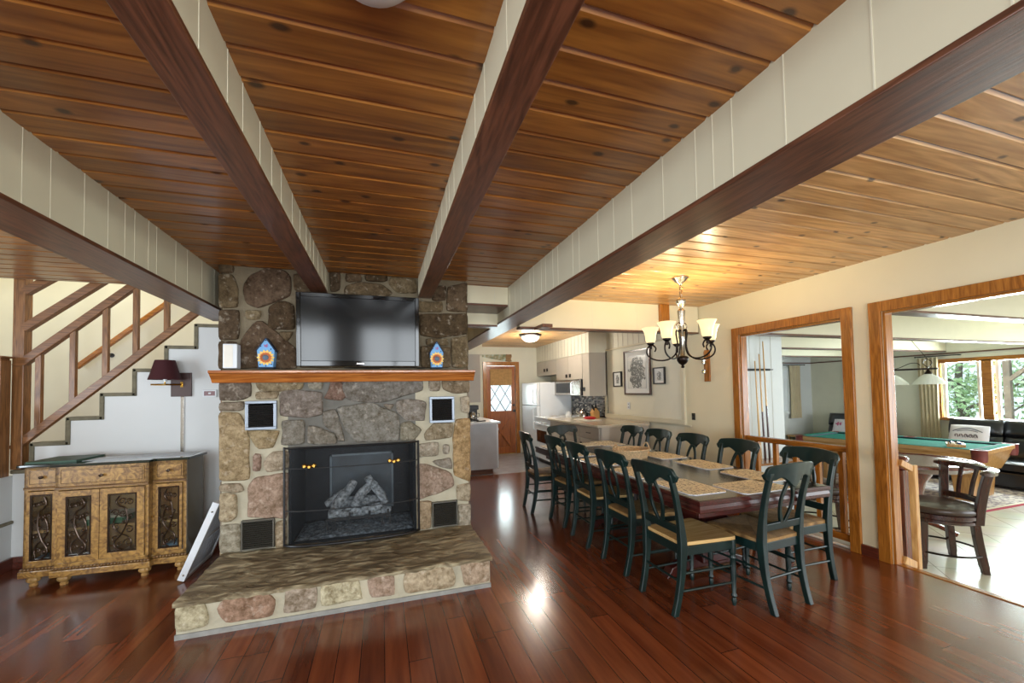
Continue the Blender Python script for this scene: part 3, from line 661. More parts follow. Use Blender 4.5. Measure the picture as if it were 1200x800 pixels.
# firebox lining
fbx = MB(); a, b_, c, d = FB
fbx.box(a-.005, FY+.02, c-.01, a+.02, YB-.02, d).box(b_-.02, FY+.02, c-.01, b_+.005, YB-.02, d).box(a, YB-.05, c, b_, YB-.02, d).box(a, FY+.02, d-.02, b_, YB-.02, d+.005).box(a, FY+.01, c-.012, b_, YB-.02, c+.002)
FP(fbx, 'firebox', paint('sooty_firebrick', '#11171d', .8, var=.3, nscale=12, bump=.3))
FP(MB().box(-.50, YB-.085, .30, .10, YB-.055, .33).box(-.50, YB-.085, .33, -.48, YB-.055, .86).box(.08, YB-.085, .33, .10, YB-.055, .86).box(-.50, YB-.085, .84, .10, YB-.055, .86), 'firebox_frame', paint('ash_grey_steel', '#6f7f88', .5, var=.2))
FP(MB().box(-.49, YB-.07, .32, .09, YB-.056, .85), 'firebox_plate', paint('ash_grey_plate', '#33424c', .45, var=.5, nscale=5))
# mantel
ms = []
profm = [(0.0, 1.575), (-.085, 1.575), (-.095, 1.59), (-.105, 1.605), (-.135, 1.632), (-.14, 1.64), (-.165, 1.648), (-.165, 1.668), (-.0, 1.668)]
FP(MB().prism([(FY+y-.02, z-.018) for y, z in profm], -1.245, .80, 'yz'), 'mantel', m_mantel, bevel=.003)
# vent grilles: two upper in pale frames, two lower dark ones
m_gr = paint('grille_steel', '#8e98a4', .4, metal=.4); m_gd = paint('grille_dark', '#2b2a28', .5, var=.2); m_gz = paint('grille_bronze', '#57544b', .45, metal=.3)
def grille(x0, x1, z0, z1, fm, sm, fw):
    y = FY-.036
    g = MB().box(x0, y, z0, x1, FY+.02, z0+fw).box(x0, y, z1-fw, x1, FY+.02, z1).box(x0, y, z0+fw, x0+fw, FY+.02, z1-fw).box(x1-fw, y, z0+fw, x1, FY+.02, z1-fw)
    f_ = FP(g, 'vent_grille', fm, bevel=.003)
    s_ = MB(); z = z0+fw+.008
    while z < z1-fw-.006: s_.bar(((x0+fw), y+.014, z), ((x1-fw), y+.014, z), .014, .003, (0, .6, .8)); z += .016
    s_.box(x0+fw, FY+.0, z0+fw, x1-fw, FY+.012, z1-fw)
    o = s_.build('louvre_panel', sm, f_, off=(-.23, FY, 0))
grille(-1.043, -.822, 1.18, 1.412, m_gr, m_gd, .022); grille(.405, .63, 1.178, 1.415, m_gr, m_gd, .022)
grille(-1.07, -.838, .235, .468, m_gz, m_gz, .012); grille(.418, .648, .237, .463, m_gz, m_gz, .012)

# gas log set --------------------------------------------------------
lg = thing('gas_log_set', 'ash-grey ceramic logs on a black grate inside the stone firebox', 'log set', (-.21, 4.05, .228))
m_log = paint('ceramic_log_bark', '#aab3b9', .9, var=.9, nscale=34, bump=1.0); m_ember = paint('ember_bed', '#6f7a82', .95, var=.8, nscale=45, bump=1.0)
def log(p0, p1, r):
    p0, p1 = Vector(p0), Vector(p1); mb = MB(); n = 9; pts = []; rs = []
    for i in range(n):
        t = i/(n-1); p = p0.lerp(p1, t); p += Vector((noise.noise(p*7), 0, noise.noise(p*7+Vector((3, 1, 2)))))*.02
        pts.append(p); rs.append(r*(1-.18*abs(t-.45)*2+.12*noise.noise(p*15)))
    mb.tube(pts, rs, 10); mb.v = [tuple(Vector(v)+noise.noise_vector(Vector(v)*30)*.008) for v in mb.v]
    return mb
for a_, b2, r in (((-.27, .02, .13), (.27, .0, .11), .05), ((-.24, .12, .2), (.24, .13, .2), .055), ((-.22, -.02, .18), (-.05, .10, .40), .045), ((-.06, -.02, .20), (.1, .1, .37), .045), ((.24, -.02, .19), (.06, .1, .44), .042), ((-.3, .05, .21), (-.12, .09, .32), .035), ((.02, -.04, .16), (.2, -.02, .17), .04)):
    log(a_, b2, r).build('log', m_log, lg, smooth=True)
g = MB(); g.box(-.28, -.10, .095, .28, -.088, .118)
for x in (-.24, -.08, .08, .24): g.box(x-.008, -.1, .08, x+.008, .15, .095)
for x in (-.08, .09, .25): g.box(x-.009, -.108, .09, x+.009, -.09, .16)
g.build('grate', m_black, lg, bevel=.002)
for x, y in ((-.27, -.09), (.27, -.09), (-.27, .14), (.27, .14), (-.2, -.09), (.2, -.09)): MB().box(x-.008, y-.008, 0, x+.008, y+.008, .09).build('grate_leg', m_black, lg)
e_ = MB(); vs = []; fs = []; n = 28
for j in range(n+1):
    for i in range(n+1):
        x = -.5+1.0*i/n; y = -.24+.5*j/n; z = .006+.03*abs(noise.noise(Vector((x*26, y*26, 1))))+.03*max(0, 1-abs(x)/.42)*max(0, .5-abs(y)/.5)
        vs.append((x, y, z if 0 < i < n and 0 < j < n else 0.001))
for j in range(n):
    for i in range(n): a = j*(n+1)+i; fs.append((a, a+1, a+n+2, a+n+1))
e_.add(vs, fs); eo = e_.build('ember_bed', m_ember, lg, smooth=False)
# spark screen --------------------------------------------------------
sx0, sx1 = -.765, .300
scn = thing('spark_screen', 'bowed black mesh fire screen with two brass handles on the hearth', 'fire screen', (-.24, 3.62, .232))
def bow(t, z=0): # t 0..1 left to right; stands on the hearth, bows toward the room
    x = sx0+(sx1-sx0)*t; e = min(t, 1-t); y = FY-.04-.07*(1-math.exp(-e*16))-.03*math.sin(PI*t); return (x, y, z)
m_mesh = bpy.data.materials.new('spark_mesh'); m_mesh.use_nodes = True; nt = m_mesh.node_tree; nt.nodes.clear()
o_ = nd(nt, 'ShaderNodeOutputMaterial'); mx_ = nd(nt, 'ShaderNodeMixShader'); t_ = nd(nt, 'ShaderNodeBsdfTransparent'); g_ = nd(nt, 'ShaderNodeBsdfPrincipled'); g_.inputs['Base Color'].default_value = rgb('#0c1014'); g_.inputs['Roughness'].default_value = .5
mx_.inputs[0].default_value = .28; lk(nt, t_.outputs[0], mx_.inputs[1]); lk(nt, g_.outputs[0], mx_.inputs[2]); lk(nt, mx_.outputs[0], o_.inputs[0])
def SC(mb, nm, mat, **kw): return mb.build(nm, mat, scn, off=(-.24, 3.62, .232), **kw)
ms_ = MB(); n = 48
for i in range(n):
    a = bow(i/n); b2 = bow((i+1)/n); ms_.add([(a[0], a[1], .24), (b2[0], b2[1], .24), (b2[0], b2[1], 1.02), (a[0], a[1], 1.02)], [(0, 1, 2, 3)])
SC(ms_, 'wire_mesh', m_mesh)
SC(MB().tube([bow(i/n, .243) for i in range(n+1)], .0105, 8), 'bottom_rail', m_black, smooth=True)
SC(MB().tube([(bow(i/n)[0], bow(i/n)[1], 1.022) for i in range(n+1)], .007, 8), 'top_rail', m_black, smooth=True)
m_rod = paint('dull_steel_rod', '#4a4c4e', .4, metal=.6)
SC(MB().tube([bow(i/n, .86) for i in range(n+1)], .004, 6), 'rod', m_rod, smooth=True)
SC(MB().tube([bow(i/n, .52) for i in range(n+1)], .004, 6), 'rod', m_rod, smooth=True)
for t in (0.0, 1.0):
    p = bow(t); SC(MB().tube([(p[0], p[1], .235), (p[0], p[1], 1.03)], .009, 8), 'upright', m_black, smooth=True)
for t in (.19, .80):
    for dx in (-.035, .0, .035):
        p = bow(t); SC(MB().lathe([(.005, 0), (.006, -.018), (.016, -.022), (.018, -.034), (.010, -.046)], (p[0]+dx, p[1], .885+(-.008 if dx == 0 else 0)), 10, 'y'), 'brass_knob', m_brass, smooth=True)
m_bezel = paint('bezel_black', '#050506', .07, var=.05, spec=.35)
# ================================================================ ON THE MANTEL
m_blackgloss = paint('gloss_black_plastic', '#060607', .08, var=.05, coat=.5)
tv = thing('television', 'flat black television with a glossy bezel leaning forward above the mantel', 'television', (-.175, 3.68, 1.69)); tv.rotation_euler = (math.radians(4), math.radians(.0), 0)
MB().box(-.485, -.03, 0, .485, .02, .60).build('casing', m_blackgloss, tv, bevel=.008)
mb = MB().box(-.485, -.042, 0, -.452, -.03, .60).box(.452, -.042, 0, .485, -.03, .60).box(-.452, -.042, 0, .452, -.03, .045).box(-.452, -.042, .565, .452, -.03, .60)
mb.build('bezel', m_bezel, tv, bevel=.004)
m_scr, nt, b = mk('tv_screen'); b.inputs['Base Color'].default_value = rgb('#0c0f12'); S(b, Roughness=.11); b.inputs['Specular IOR Level'].default_value = .3
MB().box(-.452, -.035, .045, .452, -.0305, .565).build('screen', m_scr, tv)
MB().box(.0, .02, .2, .2, .05, .4).build('wall_bracket', m_black, tv)
MB().box(-.03, -.044, .018, .03, -.042, .026).build('logo_strip', m_silver, tv)
m_bh = paint('birdhouse_blue', '#6fa9dc', .5, var=.08); m_petal = paint('petal_yellow', '#f6c968', .5, var=.2, nscale=30); m_petal2 = paint('petal_orange', '#d9773a', .5, var=.2, nscale=30); m_hole = paint('birdhouse_hole', '#5b6b7a', .6)
m_navy = paint('navy_dots', '#14223c', .6); m_pink = paint('pink_mark', '#c46a9c', .6)
def birdhouse(x, lab, s=1.0):
    t = thing('birdhouse', lab, 'birdhouse', (x, 3.66, 1.669), 0, 'birdhouses on the mantel')
    w = .062*s
    MB().prism([(-w*.82, 0.01), (w*.82, 0.01), (w, .145), (0, .235), (-w, .145)], -.03, .05).build('body', m_bh, t, bevel=.002)
    MB().box(-w*.9, -.034, 0, w*.9, .054, .011).build('base', m_navy, t)
    rf = MB()
    for sg in (-1, 1): rf.bar((sg*w*1.12, .01, .135), (0, .01, .241), .09, .007, (0, 1, 0) if 0 else (sg, 0, 1))
    rf.build('roof', m_navy, t)
    for kk, (r0, r1, mt, yy, nm) in enumerate(((.026, .063, m_petal, -.033, 'outer_petals'), (.024, .044, m_petal2, -.036, 'inner_petals'))):
        p = MB()
        for k in range(14):
            a = 2*PI*k/14 + kk*.22; c, s_ = math.cos(a), math.sin(a)
            q = [(r0*.8, -.006), (r0*1.2, -.011), (r1*.85, -.008), (r1, 0), (r1*.85, .008), (r1*1.0*.6+r0*.3, .011), (r0*.8, .006)]
            p.prism([(u*c-v*s_, .085+u*s_+v*c) for u, v in q], yy-.003, yy)
        p.build(nm, mt, t)
    MB().lathe([(.0, -.046), (.016, -.044), (.023, -.038), (.023, -.034)], (0, 0, .085), 18, 'y').build('hole_cap', m_hole, t, smooth=True)
    d = MB()
    for x_, z_ in ((0, .222), (-.035, .175), (.035, .152), (-.04, .03), (.04, .03), (0, .018)): d.lathe([(.005, -.0325), (.004, -.0345)], (x_, 0, z_), 8, 'y')
    d.build('dots', m_navy, t)
    d = MB(); d.tube([(-.012, -.033, .188), (-.004, -.033, .168), (.002, -.033, .182), (.012, -.033, .192)], .003, 6); d.tube([(.004, -.033, .165), (.012, -.033, .182)], .003, 6)
    d.build('painted_mark', m_pink, t)
birdhouse(-.877, 'small blue sunflower birdhouse left of the television on the mantel')
birdhouse(.465, 'small blue sunflower birdhouse right of the television on the mantel', .92)
mb = thing('white_speaker', 'slim white upright speaker box at the left end of the mantel', 'speaker', (-1.12, 3.67, 1.669))
MB().box(-.048, -.045, 0, .048, .045, .19).build('body', m_fridge, mb, bevel=.006); MB().box(-.04, -.047, .01, .02, -.0455, .18).build('grille_cloth', paint('off_white_cloth', '#e9e5da', .8), mb)
MB().tube(smooth_path([(-.02, 3.70, 1.673), (-.3, 3.62, 1.673), (.1, 3.61, 1.673), (.35, 3.63, 1.673), (.3, 3.69, 1.673)]), .004, 6).build('cable', m_black, None, smooth=True)
tag(bpy.data.objects['cable'], 'thin black cable lying on the mantel below the television', 'cable')

# ================================================================ LEFT: cabinet under the stairs
m_burl, nt, b = mk('burl_veneer'); tc = nd(nt, 'ShaderNodeTexCoord'); n_ = nd(nt, 'ShaderNodeTexNoise'); n_.inputs['Scale'].default_value = 16; n_.inputs['Detail'].default_value = 6; n_.inputs['Distortion'].default_value = 2.2; lk(nt, tc.outputs['Object'], n_.inputs['Vector'])
r = nd(nt, 'ShaderNodeValToRGB'); e = r.color_ramp.elements; e[0].position = .35; e[0].color = rgb('#72512a'); e[1].position = .65; e[1].color = rgb('#b48c4c'); lk(nt, n_.outputs['Fac'], r.inputs[0]); lk(nt, r.outputs[0], b.inputs['Base Color']); S(b, Roughness=.35); b.inputs['Coat Weight'].default_value = .3
m_burl_d = wood('carved_moulding', '#4c3118', '#8e6a3a', 'x', .4, coat=.2, scale=2)
m_foot = paint('turned_foot_wood', '#b08a52', .4, var=.2, nscale=14)
m_side = paint('olive_brown_side_panel', '#5d5340', .2, var=.1, nscale=2, coat=.3)
m_iron = paint('wrought_iron_bronze', '#3d2e22', .22, metal=.6)
m_cin = paint('cabinet_interior', '#c2a070', .7)
m_glasstop = paint('dark_green_glass_top', '#0d1f1c', .06, var=.2, coat=.6)
CW, CD, CH = 1.20, .56, .945
ang = math.radians(-2.8)
cb = thing('sideboard_cabinet', 'burl wood sideboard with scrolled iron door grilles under the stairs', 'cabinet', (-2.122, 4.33, 0), ang)
# local frame: x along the front (-.6...6), front at y=-.28, back y=.28; the centre stands 5 cm proud
yf, yb, yc = -.165, .125, -.22
xa, xb = -.31, .30
body = MB().box(-.54, yb-.02, .14, .54, yb, .92).box(-.54, yf, .12, .54, yb, .15).box(-.54, yf, .90, .54, yb, .925).box(-.54, yf+.01, .74, .54, yb, .755)
body.box(-.54, yf, .15, -.525, yb, .90).box(xa-.012, yf+.01, .15, xa+.012, yb, .74).box(xb-.012, yf+.01, .15, xb+.012, yb, .74)
body.box(-.54, yf, .74, xa, yf+.03, .925).box(xb, yf, .74, .54, yf+.03, .925).box(xa, yc, .74, xb, yf+.03, .925)
body.box(-.54, yf, .12, xa, yf+.03, .175).box(xb, yf, .12, .54, yf+.03, .175).box(xa, yc, .12, xb, yf+.03, .175)
for x in (-.54, xa-.025, xb, .515): body.box(x, yf, .15, x+.025, yf+.025, .925)
for x in (xa, xb-.022): body.box(x, yc, .15, x+.022, yf+.03, .925)
body.build('carcass', m_burl, cb, bevel=.002)
MB().box(.525, yf+.004, .12, .544, yb, .925).build('side_panel', m_side, cb, bevel=.002)
MB().box(-.525, yb-.03, .15, .525, yb-.021, .74).build('back_lining', m_cin, cb)
pl = MB()
for (a, b2, y) in ((-.56, xa, yf-.02), (xb, .56, yf-.02), (xa-.02, xb+.02, yc-.02)): pl.box(a, y, .075, b2, yb if y > yc-.01 else yf+.05, .125)
pl.build('plinth', m_burl, cb, bevel=.006)
def rope(a, b2, y, z, r, step, ledge):
    mb = MB(); x = a+step/2
    while x < b2: mb.ball((x, y, z), r, 8, (step/2/r*1.1, 1, 1)); x += step
    mb.box(a, y-.001, z-r-(.008 if ledge else -.004), b2, y+.016, z-r+.004)
    mb.build('rope_moulding', m_burl_d, cb, smooth=True)
rope(-.55, xa-.01, yf-.012, .137, .012, .022, 0); rope(xb+.01, .55, yf-.012, .137, .012, .022, 0); rope(xa-.01, xb+.01, yc-.012, .137, .012, .022, 0)
rope(-.54, xa, yf-.006, .765, .007, .014, 1); rope(xb, .54, yf-.006, .765, .007, .014, 1); rope(xa, xb, yc-.006, .765, .007, .014, 1)
tp = MB(); tp.prism([(-.57, yf-.03), (xa-.02, yf-.03), (xa-.02, yc-.03), (xb+.02, yc-.03), (xb+.02, yf-.03), (.57, yf-.03), (.57, yb+.01), (-.57, yb+.01)], .925, .947, 'xy')
tp.build('glass_top', m_glasstop, cb, bevel=.004)
def drawer(x0, x1, y):
    d = MB().box(x0, y-.008, .785, x1, y, .905).build('drawer', m_burl, cb, bevel=.003)
    MB().lathe([(.006, 0), (.006, -.012), (.013, -.016), (.013, -.024), (.0, -.028)], ((x0+x1)/2, y-.008, .845), 12, 'y').build('knob', m_iron, d, smooth=True)
    f = MB(); f.box(x0+.008, y-.0095, .793, x1-.008, y-.0082, .796).box(x0+.008, y-.0095, .894, x1-.008, y-.0082, .897).box(x0+.008, y-.0095, .796, x0+.011, y-.0082, .894).box(x1-.011, y-.0095, .796, x1-.008, y-.0082, .894)
    f.build('inlay_line', m_iron, d)
drawer(-.51, xa-.02, yf); drawer(xa+.03, xb-.03, yc); drawer(xb+.025, .515, yf)
def spiral(cx, cz, r, a0, turns, n=18):
    return [(cx+r*(1-.78*i/n)*math.cos(a0+turns*2*PI*i/n), cz+r*(1-.78*i/n)*math.sin(a0+turns*2*PI*i/n)) for i in range(n+1)]
def scrollwork(x0, x1, z0, z1, y, flip):
    """wrought S-scrolls filling a rectangle"""
    mb = MB(); w = x1-x0; h = z1-z0; s_ = -1 if flip else 1; cx = (x0+x1)/2
    def T2(pts): return [(cx+s_*u*w, y, z0+v*h) for u, v in pts]
    main = [(.02, .0), (.28, .06), (.30, .16), (.05, .28), (-.12, .42), (-.20, .54), (-.12, .74), (.12, .80), (.25, .88), (.12, .98)]
    mb.tube(smooth_path(T2(main), 5), .0055, 6)
    main2 = [(-.30, .03), (-.36, .14), (-.2, .24), (.08, .30), (.30, .40), (.34, .51), (.18, .64), (.02, .6)]
    mb.tube(smooth_path(T2(main2), 5), .0048, 6)
    for (u, v, r, a0, tr) in ((-.22, .13, .15, 0, 1.3), (.24, .42, .15, 2.2, -1.3), (-.26, .36, .15, 1.2, 1.2), (-.02, .66, .13, 3.6, 1.3), (.28, .68, .13, 0, 1.3), (.02, .88, .15, 4.0, -1.3), (-.28, .86, .13, 1, 1.3), (.26, .22, .12, 5, 1.2), (-.05, .50, .09, 2, 1.2), (.1, .1, .1, 2, -1.2), (-.3, .6, .1, 4.5, 1.2)):
        pts = [(cx+s_*(u*w+a_), y, z0+v*h+b2) for a_, b2 in spiral(0, 0, r*w*1.15, a0, tr)]
        mb.tube(pts, [.0048*(1-.4*i/18) for i in range(19)], 6)
    return mb
def door(x0, x1, y, flip, wide=True):
    z0, z1 = .18, .735; fw = .05 if wide else .018
    d = MB().box(x0, y-.014, z0, x0+fw, y, z1).box(x1-fw, y-.014, z0, x1, y, z1).box(x0+fw, y-.014, z0, x1-fw, y, z0+(.045 if wide else .02)).box(x0+fw, y-.014, z1-(.045 if wide else .025), x1-fw, y, z1)
    d = d.build('door', m_burl, cb, bevel=.002)
    a, b2 = x0+fw, x1-fw; c0, c1 = z0+(.045 if wide else .02), z1-(.045 if wide else .025); t = .012
    fr = MB().box(a, y-.012, c0, a+t, y-.002, c1).box(b2-t, y-.012, c0, b2, y-.002, c1).box(a+t, y-.012, c0, b2-t, y-.002, c0+t).box(a+t, y-.012, c1-t, b2-t, y-.002, c1); fr.build('grille_frame', m_iron, d)
    scrollwork(a+t, b2-t, c0+t, c1-t, y-.008, flip).build('scroll_grille', m_iron, d, smooth=True)
    MB().box(a+.001, y-.001, c0+.001, b2-.001, y+.0005, c1-.001).build('glass', m_cglass, d)
    return d
m_cglass = glassy('cabinet_glass', '#f0f0e8', .07, .05)
door(-.513, xa-.026, yf, False, False); door(xb+.026, .513, yf, True, False)
d1 = door(xa+.023, -.022, yc, False); d2 = door(-.018, xb-.023, yc, True)
MB().ball((.308, yf-.02, .47), .009, 8).build('door_knob', m_brass, cb, smooth=True)
for x, y in ((-.49, yf+.03), (xa+.04, yc+.04), (xb-.04, yc+.04), (.49, yf+.03), (-.49, yb-.06), (.49, yb-.06)):
    f = MB(); n = 20; rings = []
    for r, z in ((.022, 0), (.024, .012), (.017, .02), (.036, .035), (.040, .052), (.032, .068), (.020, .076)):
        rings.append([(x+(r*(1+.06*math.cos(10*2*PI*k/40)))*math.cos(2*PI*k/40), y+(r*(1+.06*math.cos(10*2*PI*k/40)))*math.sin(2*PI*k/40), z) for k in range(40)])
    f.loft(rings); f.build('foot', m_foot, cb, smooth=True)
# things inside and on top
def local(px, py): c, s_ = math.cos(ang), math.sin(ang); return (-2.122+px*c-py*s_, 4.33+px*s_+py*c)
rr = random.Random(5)
for i, (px, hh, colr, lab) in enumerate(((-.45, .05, '#7fa4cf', 'pale blue folded linen at the bottom of the left cabinet section'), (.43, .07, '#6fa2dc', 'blue folded linen at the bottom of the right cabinet section'), (-.13, .05, '#d8d4d0', 'white folded cloth behind the left middle cabinet door'), (.13, .05, '#dcd8d6', 'white folded cloth behind the right middle cabinet door'))):
    x, y = local(px, -.05); o = MB().pillow(.17, .2, hh, (x, y, .1505+hh/2), 8, edge=.5).build('folded_linen', paint('linen_%s' % colr[1:], colr, .9), None, smooth=True); tag(o, lab, 'linen')
x, y = local(-.05, -.03)
t = thing('board_game_box', 'green and white game box on the shelf inside the cabinet', 'box', (x, y, .422), ang)
MB().box(-.12, -.09, 0, .12, .09, .05).build('box', paint('box_green', '#2f7a5c', .6), t, bevel=.002); MB().box(-.122, -.092, .05, .122, .092, .075).build('lid', paint('box_white', '#d8dede', .6), t, bevel=.002)
MB().box(-.522, -.13, .40, .522, .09, .42).build('shelf', m_cin, cb)
for i, (px, py, w_, d_, rz, lab) in enumerate(((-.05, .0, .34, .2, .1, 'large white sheet lying left of centre on the glass-topped sideboard'), (.22, .04, .28, .2, -.1, 'white sheet lying in the middle of the sideboard top'), (.42, .02, .2, .24, .15, 'white sheet lying near the lamp cord on the sideboard top'))):
    x, y = local(px, py); t = MB().box(-w_/2, -d_/2, 0, w_/2, d_/2, .0015).build('paper_sheet', paint('paper_%d' % i, '#c9d2da', .5), None, pivot=(0, 0, 0)); t.location = (x, y, .9475+.0001*i); t.rotation_euler = (0, 0, ang+rz); tag(t, lab, 'paper', 'papers on the sideboard')  # thin white rectangles lying on the glass top
x, y = local(-.39, -.01); t = thing('green_folder', 'dark green flat folder at the left end of the sideboard top', 'folder', (x, y, .9475), ang)  # green reflection in the glass top, built as a thin slab
MB().box(-.15, -.16, 0, .18, .17, .006).build('cover', paint('folder_green', '#23402f', .5), t, bevel=.001); MB().box(-.145, -.155, .006, .175, .165, .016).build('pages', paint('folder_pages', '#3a5846', .6), t); MB().box(-.15, -.16, .016, .18, .17, .019).build('cover', MATS['folder_green'], t)

# stair rail, posts, lamp -------------------------------------------
RY = SY+.06
sr = thing('stair_railing', 'brown wooden stair banister with slanting handrail and square balusters', 'stair railing', (-3.09, RY, .81))
def RB(mb, nm, mat, **kw): return mb.build(nm, mat, sr, off=(-3.09, RY, .81), **kw)
def zl(x, x0, z0, x1, z1): return z0+(z1-z0)*(x-x0)/(x1-x0)
def ln(p, q): return lambda x: p[1]+(q[1]-p[1])*(x-p[0])/(q[0]-p[0])
bz = ln((-3.085, 1.025), (-1.729, 2.30)); tz = ln((-3.057, 1.755), (-2.45, 2.325))
RB(MB().bar((-3.085, RY-.04, bz(-3.085)), (-1.35, RY-.04, bz(-1.35)), .05, .062, (0, 0, 1)), 'bottom_rail', m_stair, bevel=.004)
RB(MB().bar((-3.07, RY-.04, tz(-3.07)), (-2.20, RY-.04, tz(-2.20)), .06, .068, (0, 0, 1)), 'handrail', m_stair, bevel=.008)
for x in (-2.916, -2.68, -2.446, -2.22, -1.98):
    top = min(tz(x)-.03, 2.56 if x > -2.4 else 9); RB(MB().box(x-.021, RY-.06, bz(x)+.02, x+.021, RY-.02, top), 'baluster', m_stair_z, bevel=.003)
b1 = ln((-2.987, 2.115), (-2.448, 2.575)); b2_ = ln((-2.987, 2.44), (-2.758, 2.62))
RB(MB().bar((-3.02, RY-.04, b2_(-3.02)), (-2.72, RY-.04, b2_(-2.72)), .06, .065, (0, 0, 1)), 'brace', m_stair, bevel=.004)
RB(MB().bar((-3.02, RY-.04, b1(-3.02)), (-2.36, RY-.04, b1(-2.36)), .06, .065, (0, 0, 1)), 'brace', m_stair, bevel=.004)
RB(MB().box(-3.085, RY-.07, .85, -3.005, RY+.02, 2.62), 'post', m_stair_z, bevel=.006)
# the lower flight newel and rail in front of the post
nw = thing('newel_post', 'square newel post with flat moulded cap at the left picture edge', 'newel post', (-3.13, 4.50, .80))
def NB(mb, nm, mat, **kw): return mb.build(nm, mat, nw, off=(-3.13, 4.50, .80), **kw)
NB(MB().box(-3.165, 4.54, .802, -3.055, 4.645, 1.80), 'shaft', m_stair_z, bevel=.006)
NB(MB().box(-3.18, 4.525, 1.815, -3.04, 4.66, 1.83).box(-3.16, 4.545, 1.80, -3.06, 4.64, 1.815), 'cap', m_stair, bevel=.005)
NB(MB().bar((-3.13, 4.53, 1.40), (-3.13, 3.0, .90), .055, .08), 'handrail', m_stair, bevel=.006)
NB(MB().bar((-3.13, 4.53, .88), (-3.13, 3.0, .50), .05, .08), 'bottom_rail', m_stair, bevel=.004)
for y in (4.30, 4.08, 3.86, 3.64): NB(MB().box(-3.15, y-.02, .86-.23*(4.44-y), -3.11, y+.02, 1.36-.345*(4.44-y)), 'baluster', m_stair_z, bevel=.003)
hr = thing('wall_handrail', 'orange-brown round handrail on brackets along the far stair wall', 'handrail', (-2.8, 5.74, 1.8))
MB().bar((-3.22+2.8, -.03, .0), (-1.7+2.8, -.03, 1.40), .045, .055).build('rail', m_trim_x, hr, bevel=.012)
for x in (-2.95, -2.2): z = (x+3.22)*1.40/1.52; MB().tube([(x+2.8, -.03, z-.03), (x+2.8, -.02, z-.08), (x+2.8, .058, z-.1)], .008, 8).lathe([(.025, .05), (.025, .058)], (x+2.8, 0, z-.1), 12, 'y').build('bracket', m_black, hr, smooth=True)
m_shade, nt, b = mk('burgundy_shade'); b.inputs['Base Color'].default_value = rgb('#3d0f16'); S(b, Roughness=.8)
lp = thing('wall_lamp', 'wall lamp with burgundy shade on a brown swing-arm plate above the sideboard', 'lamp', (-1.85, SY, 1.45))
def LB(mb, nm, mat, **kw): return mb.build(nm, mat, lp, off=(-1.85, SY, 1.45), **kw)
LB(MB().box(-1.93, SY-.022, 1.46, -1.765, SY-.001, 1.69), 'wall_plate', paint('brown_plate', '#4a3532', .4), bevel=.003)
LB(MB().lathe([(.125, 1.62), (.112, 1.66), (.075, 1.80), (.072, 1.80), (.108, 1.66), (.121, 1.622)], (-1.925, SY-.14, 0), 28, cap=False), 'lamp_shade', m_shade, smooth=True)
LB(MB().tube([(-1.84, SY-.02, 1.575), (-1.84, SY-.05, 1.575), (-2.03, SY-.1, 1.575), (-2.03, SY-.14, 1.575), (-1.925, SY-.14, 1.575), (-1.925, SY-.14, 1.64)], .008, 8).box(-1.85, SY-.03, 1.55, -1.83, SY-.02, 1.60), 'swing_arm', m_brass, smooth=True)
LB(MB().lathe([(.015, 1.60), (.015, 1.66), (.03, 1.69), (.03, 1.73), (.0, 1.76)], (-1.925, SY-.14, 0), 14), 'bulb', m_fridge, smooth=True)
LB(MB().box(-1.853, SY-.014, .93, -1.828, SY-.001, 1.46), 'cord_cover', m_silver, bevel=.002)
tm = thing('thermostat', 'small white-framed thermostat on the wall beside the fireplace', 'thermostat', (-1.615, SY, 1.45))
MB().box(-.058, -.022, 0, .058, -.001, .072).build('case', m_fridge, tm, bevel=.004); MB().box(-.045, -.0235, .014, .045, -.0222, .058).build('display', paint('thermostat_display', '#8d6f74', .3, var=.3, nscale=60), tm)
MB().box(-.01, -.0245, .03, .012, -.0237, .045).build('display_figure', m_fridge, tm)
# white framed louvred panel leaning against the fireplace
lv = thing('louvred_panel', 'white-framed grey louvred panel leaning against the left side of the fireplace', 'panel', (-1.52, 3.86, 0.0))
tilt = math.atan2(.235, .58); La = .63
ux = Vector((math.sin(tilt), 0, math.cos(tilt))); nx = Vector((math.cos(tilt), 0, -math.sin(tilt))); yv = Vector((0, 1, 0))
Mx = Matrix((yv, nx, ux)).transposed()
def LP(u0, u1, y0, y1, t0, t1): c = ux*(u0+u1)/2+yv*(y0+y1)/2+nx*(t0+t1)/2; return c, (abs(y1-y0), abs(t1-t0), abs(u1-u0)), Mx
fr = MB(); e_ = .012
for a in ((.0, La, 0, .035, -.03, .02), (.0, La, .515, .55, -.03, .02), (.0, .035, .035, .515, -.02, .02), (La-.035, La, .035, .515, -.02, .02), (La*.48, La*.53, .035, .515, -.02, .015)): fr.obox(*LP(a[0]+e_, a[1]+e_, *a[2:]))
fr.build('frame', m_fridge, lv, bevel=.003)
ls = MB(); u = .06
while u < La-.04:
    ls.obox(*LP(u, u+.006, .035, .515, -.012, .012)); u += .022
for y in [.06+.03*k for k in range(16)]: ls.obox(*LP(.05, La-.03, y, y+.006, .0, .008))
ls.build('louvres', paint('grey_louvre', '#a9adb3', .5), lv)
b_ = MB()
for u in (.06, La-.06): b_.ball(tuple(ux*u+yv*-.002+nx*-.005), .009, 8)
b_.build('bolt', m_silver, lv, smooth=True)
MB().box(-1.56, 4.69, .30, -1.50, 4.699, .38).build('wall_outlet', m_fridge); tag(bpy.data.objects['wall_outlet'], 'white wall outlet between sideboard and fireplace', 'outlet')
